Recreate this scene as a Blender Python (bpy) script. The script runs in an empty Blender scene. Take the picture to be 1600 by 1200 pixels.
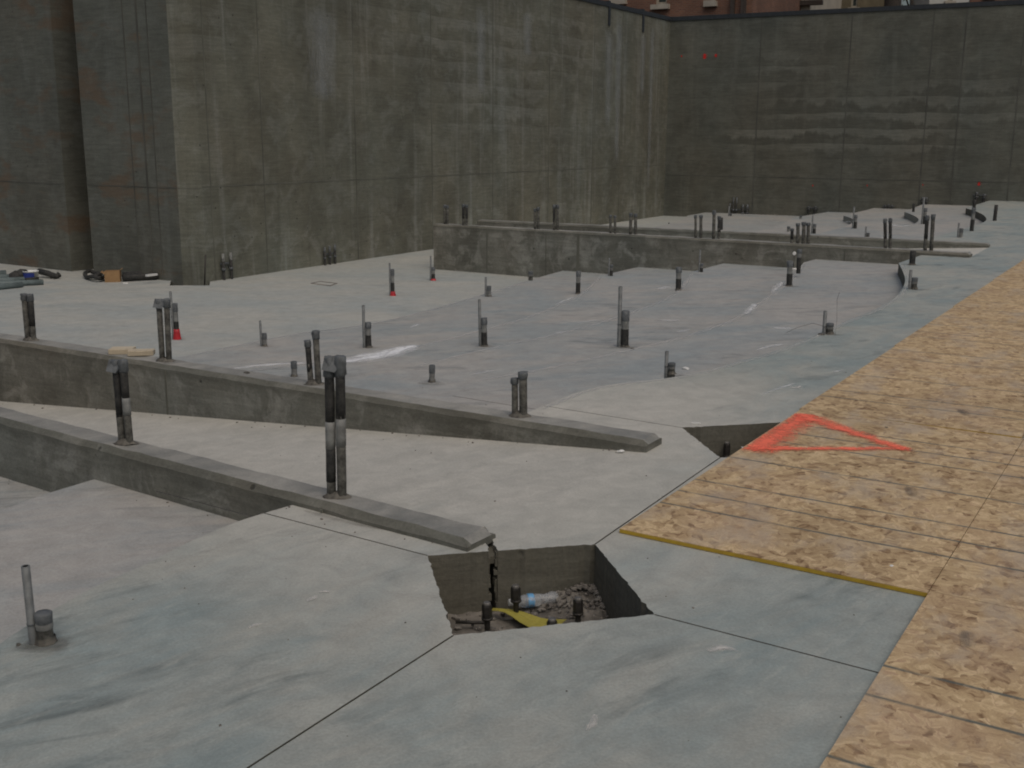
import bpy, bmesh, math, random
from mathutils import Vector, Matrix
from mathutils.geometry import delaunay_2d_cdt
random.seed(7)
R = math.radians
S = bpy.context.scene
COL = S.collection

# ------------------------------------------------------------------ camera, sky, sun, exposure
FPX, YHOR, CAMH, ROLL = 1720.0, 213.0, 1.6, R(0.3)      # focal length and horizon in pixels of a 1600 x 1200 frame
PITCH = math.atan((600 - YHOR) / FPX)
cam_d = bpy.data.cameras.new('camera')
cam = bpy.data.objects.new('camera', cam_d)
COL.objects.link(cam)
cam_d.sensor_width = 36.0
cam_d.lens = 36.0 * FPX / 1600
cam_d.clip_start, cam_d.clip_end = 0.05, 1500
cam.location = (0, 0, CAMH)
cam.rotation_euler = (Matrix.Rotation(math.pi / 2 - PITCH, 3, 'X') @ Matrix.Rotation(ROLL, 3, 'Z')).to_euler()
S.camera = cam
S.render.resolution_x, S.render.resolution_y = 1024, 768

SUN_EL, SUN_AZ = 60.0, -68.0            # elevation; azimuth counted from +X towards +Y (to the right, a little behind the camera)
w = bpy.data.worlds.new('World')
S.world = w
w.use_nodes = True
nt = w.node_tree
sky = nt.nodes.new('ShaderNodeTexSky')
sky.sky_type = 'NISHITA'
sky.sun_disc = False
sky.sun_elevation = R(SUN_EL)
sky.sun_rotation = R(90 - SUN_AZ)
sky.air_density, sky.dust_density, sky.ozone_density = 1.2, 6.0, 0.7
nt.nodes['Background'].inputs['Strength'].default_value = 0.055
nt.links.new(sky.outputs[0], nt.nodes['Background'].inputs[0])
sun_d = bpy.data.lights.new('sun', 'SUN')
sun_d.energy = 0.5
sun_d.angle = R(60)
sun_d.color = (1.0, 0.96, 0.9)
sun = bpy.data.objects.new('sun', sun_d)
COL.objects.link(sun)
_sd = Vector((math.cos(R(SUN_EL)) * math.cos(R(SUN_AZ)), math.cos(R(SUN_EL)) * math.sin(R(SUN_AZ)), math.sin(R(SUN_EL))))
sun.rotation_euler = _sd.to_track_quat('Z', 'Y').to_euler()
sun.location = _sd * 60
S.view_settings.view_transform = 'Standard'
S.view_settings.look = 'None'
S.view_settings.gamma = 1
S.view_settings.exposure = 0.35
S.view_settings.use_curve_mapping = False
S.render.engine = 'CYCLES'
S.cycles.filter_width = 2.0
S.cycles.max_bounces = 6

# ------------------------------------------------------------------ survey: pixel of the photograph -> point of the place
def ray(px, py):
    u, v = px - 800, 600 - py
    c, s = math.cos(ROLL), math.sin(ROLL)
    u, v = c * u - s * v, s * u + c * v
    return Vector((u, FPX * math.cos(PITCH) + v * math.sin(PITCH), -FPX * math.sin(PITCH) + v * math.cos(PITCH)))
def gp(px, py, z=0.0):
    d = ray(px, py)
    return Vector((0, 0, CAMH)) + d * ((z - CAMH) / d.z)
def at(px, py, y):
    d = ray(px, py)
    return Vector((0, 0, CAMH)) + d * (y / d.y)
def g2(px, py, z=0.0):
    p = gp(px, py, z)
    return Vector((p.x, p.y))
def on_plane(px, py, a, b):
    d = ray(px, py)
    n = Vector((-(b - a).y, (b - a).x, 0))
    return Vector((0, 0, CAMH)) + d * (n.dot(Vector((a.x, a.y, 0))) / n.dot(d))
def unit(deg):
    return Vector((math.cos(R(deg)), math.sin(R(deg))))
def isect(a, b, c, d):
    r, s = b - a, d - c
    k = r.x * s.y - r.y * s.x
    t = ((c.x - a.x) * s.y - (c.y - a.y) * s.x) / k
    return a + r * t

# ------------------------------------------------------------------ materials
def new_mat(name):
    m = bpy.data.materials.new(name)
    m.use_nodes = True
    return m, m.node_tree, m.node_tree.nodes['Principled BSDF']
def nd(t, typ, **kw):
    n = t.nodes.new(typ)
    for k, v in kw.items():
        if k in n.inputs:
            n.inputs[k].default_value = v
        else:
            setattr(n, k, v)
    return n
def mapping(t, src, scale=(1, 1, 1), rot=(0, 0, 0), loc=(0, 0, 0)):
    m = nd(t, 'ShaderNodeMapping')
    m.inputs['Scale'].default_value = scale
    m.inputs['Rotation'].default_value = rot
    m.inputs['Location'].default_value = loc
    t.links.new(src, m.inputs['Vector'])
    return m.outputs[0]
def noise(t, vec, scale, detail=4, rough=0.55, dist=0.0):
    n = nd(t, 'ShaderNodeTexNoise')
    n.inputs['Scale'].default_value = scale
    n.inputs['Detail'].default_value = detail
    n.inputs['Roughness'].default_value = rough
    n.inputs['Distortion'].default_value = dist
    t.links.new(vec, n.inputs['Vector'])
    return n.outputs['Fac']
def ramp(t, fac, stops, interp='LINEAR'):
    r = nd(t, 'ShaderNodeValToRGB')
    cr = r.color_ramp
    cr.interpolation = interp
    while len(cr.elements) < len(stops):
        cr.elements.new(0.5)
    for e, (p, c) in zip(cr.elements, stops):
        e.position = p
        e.color = (c, c, c, 1) if isinstance(c, (int, float)) else tuple(c) + (1,)
    t.links.new(fac, r.inputs[0])
    return r.outputs[0]
def mix(t, a, b, fac, mode='MIX'):
    m = nd(t, 'ShaderNodeMix', data_type='RGBA', blend_type=mode)
    for i, v in ((0, fac), (6, a), (7, b)):
        sock = m.inputs[i]
        if isinstance(v, (int, float)):
            sock.default_value = v if i == 0 else (v, v, v, 1)
        elif isinstance(v, tuple):
            sock.default_value = v + (1,)
        else:
            t.links.new(v, sock)
    return m.outputs[2]
def math_(t, op, a, b=None, c=None):
    n = nd(t, 'ShaderNodeMath', operation=op)
    for i, v in enumerate((a, b, c)):
        if v is None:
            continue
        if isinstance(v, (int, float)):
            n.inputs[i].default_value = v
        else:
            t.links.new(v, n.inputs[i])
    return n.outputs[0]
def bump(t, bsdf, h, strength=0.3, dist=0.01):
    b = nd(t, 'ShaderNodeBump')
    b.inputs['Strength'].default_value = strength
    b.inputs['Distance'].default_value = dist
    t.links.new(h, b.inputs['Height'])
    t.links.new(b.outputs[0], bsdf.inputs['Normal'])
def pos(t):
    return nd(t, 'ShaderNodeNewGeometry').outputs['Position']
def objco(t):
    return nd(t, 'ShaderNodeTexCoord').outputs['Object']

def aniso(t, src, deg, sx, sy, loc=(0, 0, 0)):
    """coordinates stretched along a direction of the plan (small sx = long features along deg)"""
    return mapping(t, mapping(t, src, rot=(0, 0, R(-deg)), loc=loc), scale=(sx, sy, 1))
def floor_mat(name, blue, warm, bias=0.5, seed=0.0, streak=(0.75, 2.2), rotz=35, contrast=1.0, dusty=None):
    """Steel-trowelled slab: broad cool and dusty warm patches, stretched trowel sweeps, fine pores."""
    m, t, b = new_mat(name)
    p = mapping(t, pos(t), loc=(seed, seed * 1.7, 0))
    big = noise(t, p, 0.6, 6, 0.62, 0.5)
    wv = nd(t, 'ShaderNodeTexNoise')
    wv.inputs['Scale'].default_value = 0.5
    t.links.new(p, wv.inputs['Vector'])
    va = nd(t, 'ShaderNodeVectorMath', operation='MULTIPLY_ADD')
    t.links.new(wv.outputs['Color'], va.inputs[0])
    va.inputs[1].default_value = (0.7, 0.7, 0)
    t.links.new(p, va.inputs[2])
    pw = va.outputs[0]
    sw = noise(t, aniso(t, pw, rotz, streak[0], streak[1]), 1.5, 7, 0.66, 0.7)
    sw2 = noise(t, aniso(t, pw, rotz - 10, 0.7, 2.8), 3.0, 7, 0.68, 0.5)
    fac_in = math_(t, 'ADD', math_(t, 'MULTIPLY', big, 0.55), math_(t, 'MULTIPLY', sw, 0.45))
    if dusty is not None:
        # builders' dust tracked out of the ramp fades into the clean slab
        dv = dusty(t)
        fac_in = math_(t, 'ADD', fac_in, math_(t, 'MULTIPLY', dv, 0.15))
    fac = ramp(t, fac_in, ((bias - 0.08, 0.0), (bias + 0.09, 1.0)))
    c = mix(t, blue, warm, fac)
    dk = ramp(t, sw2, ((0.5, 0.0), (0.68, 0.8)))
    dkm = math_(t, 'MULTIPLY', dk, ramp(t, noise(t, p, 0.9, 4), ((0.46, 0.0), (0.58, 1.0))))
    c = mix(t, c, tuple(x * 0.5 for x in blue), math_(t, 'MULTIPLY', dkm, contrast))
    lt = ramp(t, noise(t, aniso(t, pw, rotz + 8, 1.1, 5.0), 4.0, 6, 0.72), ((0.55, 0.0), (0.75, 0.5)))
    c = mix(t, c, tuple(min(1, x * 1.25) for x in warm), math_(t, 'MULTIPLY', lt, contrast))
    if dusty is not None:
        dn = math_(t, 'ADD', math_(t, 'MULTIPLY', dv, 0.85), math_(t, 'MULTIPLY', math_(t, 'SUBTRACT', sw, 0.5), math_(t, 'MULTIPLY', dv, 1.1)))
        c = mix(t, c, (0.455, 0.438, 0.388), math_(t, 'MINIMUM', dn, 1.0))
    pk = ramp(t, noise(t, p, 7.0, 6, 0.7, 0.6), ((0.35, 0.9), (0.65, 1.1)))
    c = mix(t, c, pk, 1.0, 'MULTIPLY')
    fine = noise(t, p, 95, 3, 0.75)
    c = mix(t, c, ramp(t, fine, ((0.3, 0.86), (0.7, 1.12))), 1.0, 'MULTIPLY')
    t.links.new(c, b.inputs['Base Color'])
    t.links.new(ramp(t, sw, ((0.3, 0.55), (0.7, 0.8))), b.inputs['Roughness'])
    b.inputs['Specular IOR Level'].default_value = 0.35
    h = math_(t, 'ADD', math_(t, 'MULTIPLY', sw, 1.0), math_(t, 'MULTIPLY', fine, 0.12))
    bump(t, b, h, 0.3, 0.012)
    return m

def cast_mat(name, base, dark, light, lift=0.62, streaky=1.0, horiz=1.0, zofs=0.0, rust=0.0, amount=1.0, tdir=0.0, mottle=0.0, zband=None):
    """Board-cast wall: pour lifts with ragged darker lower edges, vertical runs, blotches, bug holes."""
    m, t, b = new_mat(name)
    P = pos(t)
    Pw = mapping(t, P, rot=(0, 0, R(tdir)))        # x runs along the wall
    sep = nd(t, 'ShaderNodeSeparateXYZ')
    t.links.new(Pw, sep.inputs[0])
    z, xw = sep.outputs[2], sep.outputs[0]
    blot = noise(t, P, 0.9, 6, 0.62, 0.3)
    c = mix(t, dark, base, ramp(t, blot, ((0.3, 0.0), (0.68, 1.0))))
    # pour lifts: paler upper part of each lift, ragged dark lower part, a thin lip at each joint
    wob = noise(t, mapping(t, Pw, scale=(0.5, 0.5, 0.6)), 1.0, 3, 0.6)
    zs = math_(t, 'DIVIDE', math_(t, 'ADD', math_(t, 'ADD', z, zofs), math_(t, 'MULTIPLY', math_(t, 'SUBTRACT', wob, 0.5), 0.22)), lift)
    fs = math_(t, 'FRACT', zs)
    cmb = nd(t, 'ShaderNodeCombineXYZ')
    t.links.new(xw, cmb.inputs[0])
    t.links.new(math_(t, 'MULTIPLY', math_(t, 'FLOOR', zs), 5.37), cmb.inputs[1])
    rag = noise(t, cmb.outputs[0], 1.1, 7, 0.68)
    thr = ramp(t, rag, ((0.3, -0.1), (0.7, 1.1)))
    up = ramp(t, math_(t, 'ADD', math_(t, 'SUBTRACT', fs, thr), 0.5), ((0.40, 0.0), (0.60, 1.0)))
    where = math_(t, 'MULTIPLY', ramp(t, noise(t, mapping(t, Pw, scale=(0.16, 0.16, 0.32), loc=(2, 0, 3)), 1.0, 2), ((0.42, 0.06), (0.58, 1.0))), ramp(t, noise(t, cmb.outputs[0], 0.35, 2), ((0.38, 0.15), (0.55, 1.0))))
    if zband:
        where = math_(t, 'MULTIPLY', where, ramp(t, math_(t, 'DIVIDE', z, 5.0), ((zband[0] / 5 - .06, 0.12), (zband[0] / 5 + .06, 1.0), (zband[1] / 5 - .06, 1.0), (zband[1] / 5 + .06, 0.12))))
    wh = math_(t, 'MULTIPLY', where, min(1.0, 0.55 * horiz))
    c = mix(t, c, mix(t, dark, light, math_(t, 'MULTIPLY', up, 0.72)), wh)
    lipd = ramp(t, fs, ((0.0, 1.0), (0.07, 0.0)))
    c = mix(t, c, dark, math_(t, 'MULTIPLY', math_(t, 'MULTIPLY', lipd, where), 0.6 * min(1.0, horiz)))
    # vertical runs
    run = noise(t, mapping(t, Pw, scale=(1.6, 1.6, 0.10)), 1.6, 6, 0.68)
    c = mix(t, c, light, math_(t, 'MULTIPLY', ramp(t, run, ((0.55, 0.0), (0.75, 0.75))), 0.7 * streaky))
    run2 = noise(t, mapping(t, Pw, scale=(2.4, 2.4, 0.14), loc=(4, 9, 0)), 1.5, 6, 0.68)
    c = mix(t, c, dark, math_(t, 'MULTIPLY', ramp(t, run2, ((0.55, 0.0), (0.75, 0.8))), 0.7 * streaky))
    if mottle:
        mo = noise(t, P, 2.6, 7, 0.68, 0.8)
        c = mix(t, c, light, math_(t, 'MULTIPLY', ramp(t, mo, ((0.5, 0.0), (0.62, 1.0))), 0.6 * mottle))
        mo2 = noise(t, mapping(t, P, loc=(7, 3, 1)), 4.2, 7, 0.7, 0.6)
        c = mix(t, c, dark, math_(t, 'MULTIPLY', ramp(t, mo2, ((0.52, 0.0), (0.64, 1.0))), 0.75 * mottle))
        # damp stain hanging below the arris
        hang = math_(t, 'ADD', z, math_(t, 'MULTIPLY', noise(t, mapping(t, Pw, scale=(1, 1, 0.1)), 2.3, 5, 0.65), 0.2))
        c = mix(t, c, dark, math_(t, 'MULTIPLY', ramp(t, hang, ((0.06, 0.0), (0.115, 1.0))), 0.7 * mottle))
    # form board grain
    grain = noise(t, mapping(t, Pw, scale=(1.0, 1.0, 9.0)), 3.0, 5, 0.65)
    c = mix(t, c, ramp(t, grain, ((0.3, 0.82), (0.7, 1.15))), 1.0, 'MULTIPLY')
    if rust:
        rp = math_(t, 'MULTIPLY', ramp(t, noise(t, mapping(t, P, scale=(1, 1, 2.2)), 0.9, 5, 0.62), ((0.54, 0.0), (0.64, 1.0))), rust)
        c = mix(t, c, (0.135, 0.085, 0.052), rp)
    vor = nd(t, 'ShaderNodeTexVoronoi')
    vor.inputs['Scale'].default_value = 5.0
    t.links.new(P, vor.inputs['Vector'])
    hole = ramp(t, vor.outputs['Distance'], ((0.05, 1.0), (0.09, 0.0)))
    hole = math_(t, 'MULTIPLY', hole, ramp(t, noise(t, P, 1.2, 2), ((0.5, 0.0), (0.55, 1.0))))
    c = mix(t, c, tuple(x * 0.35 for x in dark), math_(t, 'MULTIPLY', hole, 0.8 * amount))
    hue = ramp(t, noise(t, mapping(t, Pw, scale=(1, 1, 0.6), loc=(11, 4, 2)), 0.45, 5, 0.6), ((0.36, (0.975, 1.01, 1.015)), (0.64, (1.04, 0.995, 0.94))))
    c = mix(t, c, hue, 1.0, 'MULTIPLY')
    fine = noise(t, P, 60, 4, 0.7)
    c = mix(t, c, ramp(t, fine, ((0.3, 0.84), (0.7, 1.14))), 1.0, 'MULTIPLY')
    t.links.new(c, b.inputs['Base Color'])
    b.inputs['Roughness'].default_value = 0.85
    b.inputs['Specular IOR Level'].default_value = 0.25
    h = math_(t, 'ADD', math_(t, 'MULTIPLY', grain, 0.5), math_(t, 'SUBTRACT', math_(t, 'MULTIPLY', fine, 0.3), math_(t, 'MULTIPLY', hole, 1.0)))
    bump(t, b, h, 0.5, 0.015)
    return m

def plain_mat(name, col, col2=None, rough=0.6, metal=0.0, scale=14.0, spec=0.4, bumpy=0.2):
    m, t, b = new_mat(name)
    col2 = col2 or tuple(x * 0.6 for x in col)
    p = objco(t)
    n = noise(t, p, scale, 5, 0.65)
    c = mix(t, col2, col, ramp(t, n, ((0.35, 0.0), (0.65, 1.0))))
    t.links.new(c, b.inputs['Base Color'])
    b.inputs['Roughness'].default_value = rough
    b.inputs['Metallic'].default_value = metal
    b.inputs['Specular IOR Level'].default_value = spec
    bump(t, b, noise(t, p, scale * 4, 4, 0.7), bumpy, 0.004)
    return m

def osb_mat():
    m, t, b = new_mat('oriented_strand_board')
    P = pos(t)
    P = mapping(t, P, rot=(0, 0, R(-58.3)))
    tones = ((0.0, (0.17, 0.10, 0.05)), (0.18, (0.29, 0.19, 0.10)), (0.4, (0.42, 0.30, 0.165)), (0.65, (0.485, 0.355, 0.20)), (0.88, (0.63, 0.48, 0.285)), (1.0, (0.42, 0.285, 0.17)))
    wn = nd(t, 'ShaderNodeTexNoise')
    wn.inputs['Scale'].default_value = 26.0
    wn.inputs['Detail'].default_value = 3.0
    t.links.new(P, wn.inputs['Vector'])
    wv = nd(t, 'ShaderNodeVectorMath', operation='MULTIPLY_ADD')
    t.links.new(wn.outputs['Color'], wv.inputs[0])
    wv.inputs[1].default_value = (0.03, 0.03, 0)
    t.links.new(P, wv.inputs[2])
    W = wv.outputs[0]
    col = None
    hts = []
    for i, (scl, thr) in enumerate(((13.0, None), (19.0, 0.45), (15.0, 0.55), (25.0, 0.6))):
        # every chip gets its own grain direction and tone
        src = mapping(t, W, loc=(i * 3.3, i * 7.7, 0))
        v = nd(t, 'ShaderNodeTexVoronoi', voronoi_dimensions='2D')
        v.inputs['Scale'].default_value = scl
        t.links.new(src, v.inputs['Vector'])
        sp = nd(t, 'ShaderNodeSeparateColor')
        t.links.new(v.outputs['Color'], sp.inputs[0])
        loc = nd(t, 'ShaderNodeVectorMath', operation='SUBTRACT')
        t.links.new(src, loc.inputs[0])
        t.links.new(v.outputs['Position'], loc.inputs[1])
        rot = nd(t, 'ShaderNodeVectorRotate', rotation_type='Z_AXIS')
        t.links.new(loc.outputs[0], rot.inputs['Vector'])
        t.links.new(math_(t, 'MULTIPLY', sp.outputs[0], 6.283), rot.inputs['Angle'])
        off = nd(t, 'ShaderNodeVectorMath', operation='MULTIPLY_ADD')
        t.links.new(v.outputs['Color'], off.inputs[0])
        off.inputs[1].default_value = (9, 9, 9)
        t.links.new(rot.outputs[0], off.inputs[2])
        strand = noise(t, mapping(t, off.outputs[0], scale=(9, 46, 1)), 1.0, 4, 0.62)
        tone = math_(t, 'ADD', math_(t, 'MULTIPLY', sp.outputs[1], 0.62), math_(t, 'MULTIPLY', math_(t, 'SUBTRACT', strand, 0.5), 2.0))
        c = ramp(t, math_(t, 'ADD', tone, 0.2), tones)
        if col is None:
            col = c
            hts.append(strand)
        else:
            edge_ = math_(t, 'ADD', sp.outputs[2], math_(t, 'MULTIPLY', math_(t, 'SUBTRACT', strand, 0.5), 0.5))
            col = mix(t, col, c, ramp(t, edge_, ((thr, 0.0), (thr + 0.06, 0.95))))
    big = noise(t, P, 1.1, 5, 0.62)
    col = mix(t, col, ramp(t, big, ((0.3, 0.84), (0.7, 1.12))), 1.0, 'MULTIPLY')
    rosy = ramp(t, noise(t, mapping(t, P, loc=(5, 2, 0)), 1.8, 4, 0.6), ((0.5, 0.0), (0.7, 0.35)))
    col = mix(t, col, (0.40, 0.275, 0.19), rosy)
    dust = ramp(t, noise(t, mapping(t, P, scale=(1, 1.6, 1)), 2.3, 6, 0.68), ((0.5, 0.0), (0.66, 0.62)))
    col = mix(t, col, (0.40, 0.335, 0.26), dust)
    # dark knots and bark chips
    kv = nd(t, 'ShaderNodeTexVoronoi', voronoi_dimensions='2D')
    kv.inputs['Scale'].default_value = 3.4
    t.links.new(mapping(t, W, scale=(1, 2.6, 1), rot=(0, 0, .6)), kv.inputs['Vector'])
    ks = nd(t, 'ShaderNodeSeparateColor')
    t.links.new(kv.outputs['Color'], ks.inputs[0])
    kn = math_(t, 'MULTIPLY', ramp(t, kv.outputs['Distance'], ((0.04, 0.5), (0.12, 0.0))), ramp(t, ks.outputs[0], ((0.8, 0.0), (0.85, 1.0))))
    col = mix(t, col, (0.16, 0.105, 0.065), kn)
    # printed nailing lines across the boards (positions in metres along the laid run)
    sep = nd(t, 'ShaderNodeSeparateXYZ')
    t.links.new(P, sep.inputs[0])
    x = math_(t, 'ADD', sep.outputs[0], math_(t, 'MULTIPLY', math_(t, 'SUBTRACT', noise(t, P, 0.7, 2), 0.5), 0.02))
    base = OSB_O.x * OSB_V.x + OSB_O.y * OSB_V.y
    line = None
    for v0 in (-1.25, -0.865, -0.655, 0.40, 0.60, 0.80, 1.245, 1.66, 1.87, 2.06, 2.85, 3.06, 3.61, 4.34, 4.7, 5.4, 5.65, 6.1, 6.6, 7.2, 7.8):
        d = math_(t, 'ABSOLUTE', math_(t, 'SUBTRACT', x, base + v0))
        l = ramp(t, d, ((0.005, 1.0), (0.0105, 0.0)))
        line = l if line is None else math_(t, 'MAXIMUM', line, l)
    worn = ramp(t, noise(t, mapping(t, P, scale=(5, 1.2, 1)), 4.0, 5, 0.75), ((0.34, 0.25), (0.52, 0.92)))
    col = mix(t, col, (0.085, 0.10, 0.092), math_(t, 'MULTIPLY', line, worn))
    fine = noise(t, P, 150, 2, 0.7)
    col = mix(t, col, ramp(t, fine, ((0.3, 0.9), (0.7, 1.1))), 1.0, 'MULTIPLY')
    t.links.new(col, b.inputs['Base Color'])
    b.inputs['Roughness'].default_value = 0.72
    b.inputs['Specular IOR Level'].default_value = 0.3
    bump(t, b, hts[0], 0.25, 0.003)
    return m

def spray_mat(name, col):
    """Spray paint: solid along the stroke, speckled and thinning to its edge ('edge' runs 0..1 across the stroke)."""
    m, t, b = new_mat(name)
    a = nd(t, 'ShaderNodeAttribute', attribute_name='edge')
    p = pos(t)
    n = noise(t, p, 55, 4, 0.75)
    n2 = noise(t, p, 15, 5, 0.65)
    n3 = noise(t, p, 140, 2, 0.7)
    f = math_(t, 'SUBTRACT', 1.0, a.outputs['Fac'])
    f = math_(t, 'ADD', f, math_(t, 'MULTIPLY', math_(t, 'SUBTRACT', n, 0.5), 0.85))
    f = math_(t, 'ADD', f, math_(t, 'MULTIPLY', math_(t, 'SUBTRACT', n2, 0.5), 1.5))
    f = math_(t, 'ADD', f, math_(t, 'MULTIPLY', math_(t, 'SUBTRACT', n3, 0.5), 0.9))
    al = ramp(t, f, ((0.10, 0.0), (0.42, 0.22), (0.78, 0.68), (1.1, 0.93)))
    al = math_(t, 'MULTIPLY', al, ramp(t, a.outputs['Fac'], ((0.6, 1.0), (1.0, 0.0))))
    t.links.new(al, b.inputs['Alpha'])
    c = mix(t, tuple(x * 0.8 for x in col), col, n2)
    t.links.new(c, b.inputs['Base Color'])
    b.inputs['Roughness'].default_value = 0.7
    b.inputs['Specular IOR Level'].default_value = 0.2
    return m

def smear_mat(name, col, lo=0.42, hi=0.62, top=0.9):
    m, t, b = new_mat(name)
    a = nd(t, 'ShaderNodeAttribute', attribute_name='edge')
    uvn = nd(t, 'ShaderNodeAttribute', attribute_name='along')
    p = pos(t)
    n = noise(t, mapping(t, uvn.outputs['Vector'], scale=(4, 26, 1)), 1.0, 6, 0.7, 0.4)
    n2 = noise(t, p, 24, 4, 0.7)
    f = math_(t, 'SUBTRACT', math_(t, 'ADD', math_(t, 'MULTIPLY', n, 0.75), math_(t, 'MULTIPLY', n2, 0.25)), math_(t, 'MULTIPLY', a.outputs['Fac'], 0.26))
    t.links.new(math_(t, 'MULTIPLY', ramp(t, f, ((lo - 0.12, 0.0), (hi - 0.12, top))), ramp(t, a.outputs['Fac'], ((0.7, 1.0), (1.0, 0.0)))), b.inputs['Alpha'])
    b.inputs['Base Color'].default_value = tuple(col) + (1,)
    b.inputs['Roughness'].default_value = 0.8
    return m

def brick_mat():
    m, t, b = new_mat('brickwork')
    br = nd(t, 'ShaderNodeTexBrick')
    tc = objco(t)
    sep = nd(t, 'ShaderNodeSeparateXYZ')
    t.links.new(tc, sep.inputs[0])
    cmb = nd(t, 'ShaderNodeCombineXYZ')
    t.links.new(math_(t, 'ADD', sep.outputs[0], sep.outputs[1]), cmb.inputs[0])
    t.links.new(sep.outputs[2], cmb.inputs[1])
    t.links.new(cmb.outputs[0], br.inputs['Vector'])
    br.inputs['Scale'].default_value = 1.0
    br.inputs['Brick Width'].default_value = 0.22
    br.inputs['Row Height'].default_value = 0.075
    br.inputs['Mortar Size'].default_value = 0.008
    br.inputs['Color1'].default_value = (0.19, 0.085, 0.05, 1)
    br.inputs['Color2'].default_value = (0.13, 0.06, 0.038, 1)
    br.inputs['Mortar'].default_value = (0.17, 0.13, 0.10, 1)
    c = mix(t, br.outputs['Color'], ramp(t, noise(t, tc, 0.8, 4), ((0.3, 0.7), (0.7, 1.25))), 1.0, 'MULTIPLY')
    t.links.new(c, b.inputs['Base Color'])
    b.inputs['Roughness'].default_value = 0.9
    return m

OSB_O = g2(968, 833)
OSB_V = unit(58.3)
OSB_U = unit(58.3 - 90)

M = {}
def ramp_dust(t):
    """dust carried off the first ramp: strongest on its axis, gone two metres past it"""
    sep = nd(t, 'ShaderNodeSeparateXYZ')
    t.links.new(pos(t), sep.inputs[0])
    ax, ay = -0.85, 0.53                      # ramp axis, uphill end near (0.35, 4.85)
    cx, cy = 0.35, 4.85
    u = math_(t, 'ADD', math_(t, 'MULTIPLY', math_(t, 'SUBTRACT', sep.outputs[0], cx), ax), math_(t, 'MULTIPLY', math_(t, 'SUBTRACT', sep.outputs[1], cy), ay))
    v = math_(t, 'ADD', math_(t, 'MULTIPLY', math_(t, 'SUBTRACT', sep.outputs[0], cx), -ay), math_(t, 'MULTIPLY', math_(t, 'SUBTRACT', sep.outputs[1], cy), ax))
    v = math_(t, 'ABSOLUTE', math_(t, 'ADD', math_(t, 'ADD', v, 0.55), math_(t, 'MULTIPLY', math_(t, 'SUBTRACT', noise(t, pos(t), 0.8, 4), 0.5), 1.6)))
    fu = ramp(t, math_(t, 'MULTIPLY', math_(t, 'ADD', u, 1.2), 0.6), ((0.0, 0.0), (0.9, 1.0)))
    fv = ramp(t, math_(t, 'MULTIPLY', v, 0.4), ((0.34, 1.0), (1.0, 0.0)))
    return math_(t, 'MULTIPLY', fu, fv)
M['slab'] = floor_mat('trowelled_slab', (0.246, 0.287, 0.277), (0.334, 0.338, 0.302), 0.50, 0.0, (0.7, 2.2), 46, 1.0, ramp_dust)
M['tier'] = floor_mat('tier_slab', (0.268, 0.292, 0.290), (0.352, 0.338, 0.310), 0.49, 31.0, (0.6, 2.6), 20, 0.9)
M['stage'] = floor_mat('dusty_slab', (0.325, 0.348, 0.335), (0.385, 0.382, 0.345), 0.5, 63.0, (0.5, 1.6), 5, 0.5)
M['ramp'] = floor_mat('ramp_slab', (0.36, 0.385, 0.36), (0.475, 0.455, 0.40), 0.44, 87.0, (0.5, 2.0), 25, 0.5)
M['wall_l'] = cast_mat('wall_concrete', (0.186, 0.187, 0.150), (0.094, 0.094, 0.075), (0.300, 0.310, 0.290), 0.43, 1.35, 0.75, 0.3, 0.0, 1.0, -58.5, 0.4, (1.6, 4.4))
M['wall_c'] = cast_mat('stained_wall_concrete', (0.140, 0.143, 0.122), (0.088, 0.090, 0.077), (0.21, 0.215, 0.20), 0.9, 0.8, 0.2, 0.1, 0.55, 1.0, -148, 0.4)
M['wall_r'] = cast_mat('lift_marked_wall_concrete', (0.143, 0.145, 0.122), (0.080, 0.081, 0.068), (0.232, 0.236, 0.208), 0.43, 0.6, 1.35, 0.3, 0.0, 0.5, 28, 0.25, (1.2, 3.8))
M['low'] = cast_mat('low_wall_concrete', (0.205, 0.207, 0.182), (0.098, 0.097, 0.082), (0.335, 0.335, 0.305), 0.9, 0.5, 0.1, 0.0, 0.06, 1.0, -148, 0.8)
M['riser'] = cast_mat('tier_riser_concrete', (0.30, 0.30, 0.275), (0.22, 0.22, 0.20), (0.36, 0.36, 0.34), 0.9, 0.4, 0.2, 0.0, 0.0, 1.0, 60)
M['lowtop'] = floor_mat('low_wall_top', (0.185, 0.185, 0.168), (0.315, 0.305, 0.272), 0.5, 12.0, (2.0, 3.0), 35, 0.6)
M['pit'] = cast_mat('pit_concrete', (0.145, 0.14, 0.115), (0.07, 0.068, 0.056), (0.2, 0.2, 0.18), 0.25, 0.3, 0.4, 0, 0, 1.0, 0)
M['dirt'] = plain_mat('pit_gravel_dirt', (0.20, 0.183, 0.158), (0.085, 0.078, 0.068), 0.95, 0, 9.0, 0.1, 1.0)
M['stone'] = plain_mat('grey_rubble', (0.22, 0.205, 0.18), (0.11, 0.10, 0.09), 0.95, 0, 20, 0.1, 0.8)
M['osb'] = osb_mat()
M['edge'] = plain_mat('yellow_sealed_edge', (0.46, 0.31, 0.03), (0.36, 0.23, 0.03), 0.7)
M['grey'] = plain_mat('galvanised_conduit', (0.17, 0.18, 0.178), (0.10, 0.105, 0.104), 0.6, 0.15, 18)
M['mud'] = plain_mat('mud_coated_conduit', (0.150, 0.146, 0.128), (0.042, 0.041, 0.037), 0.9, 0, 24, 0.2, 0.8)
M['black'] = plain_mat('black_wrapped_sleeve', (0.020, 0.021, 0.021), (0.055, 0.053, 0.048), 0.7, 0, 30, 0.25, 0.8)
M['band'] = plain_mat('silver_coupling', (0.25, 0.255, 0.24), (0.13, 0.13, 0.122), 0.65, 0.1, 14)
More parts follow.
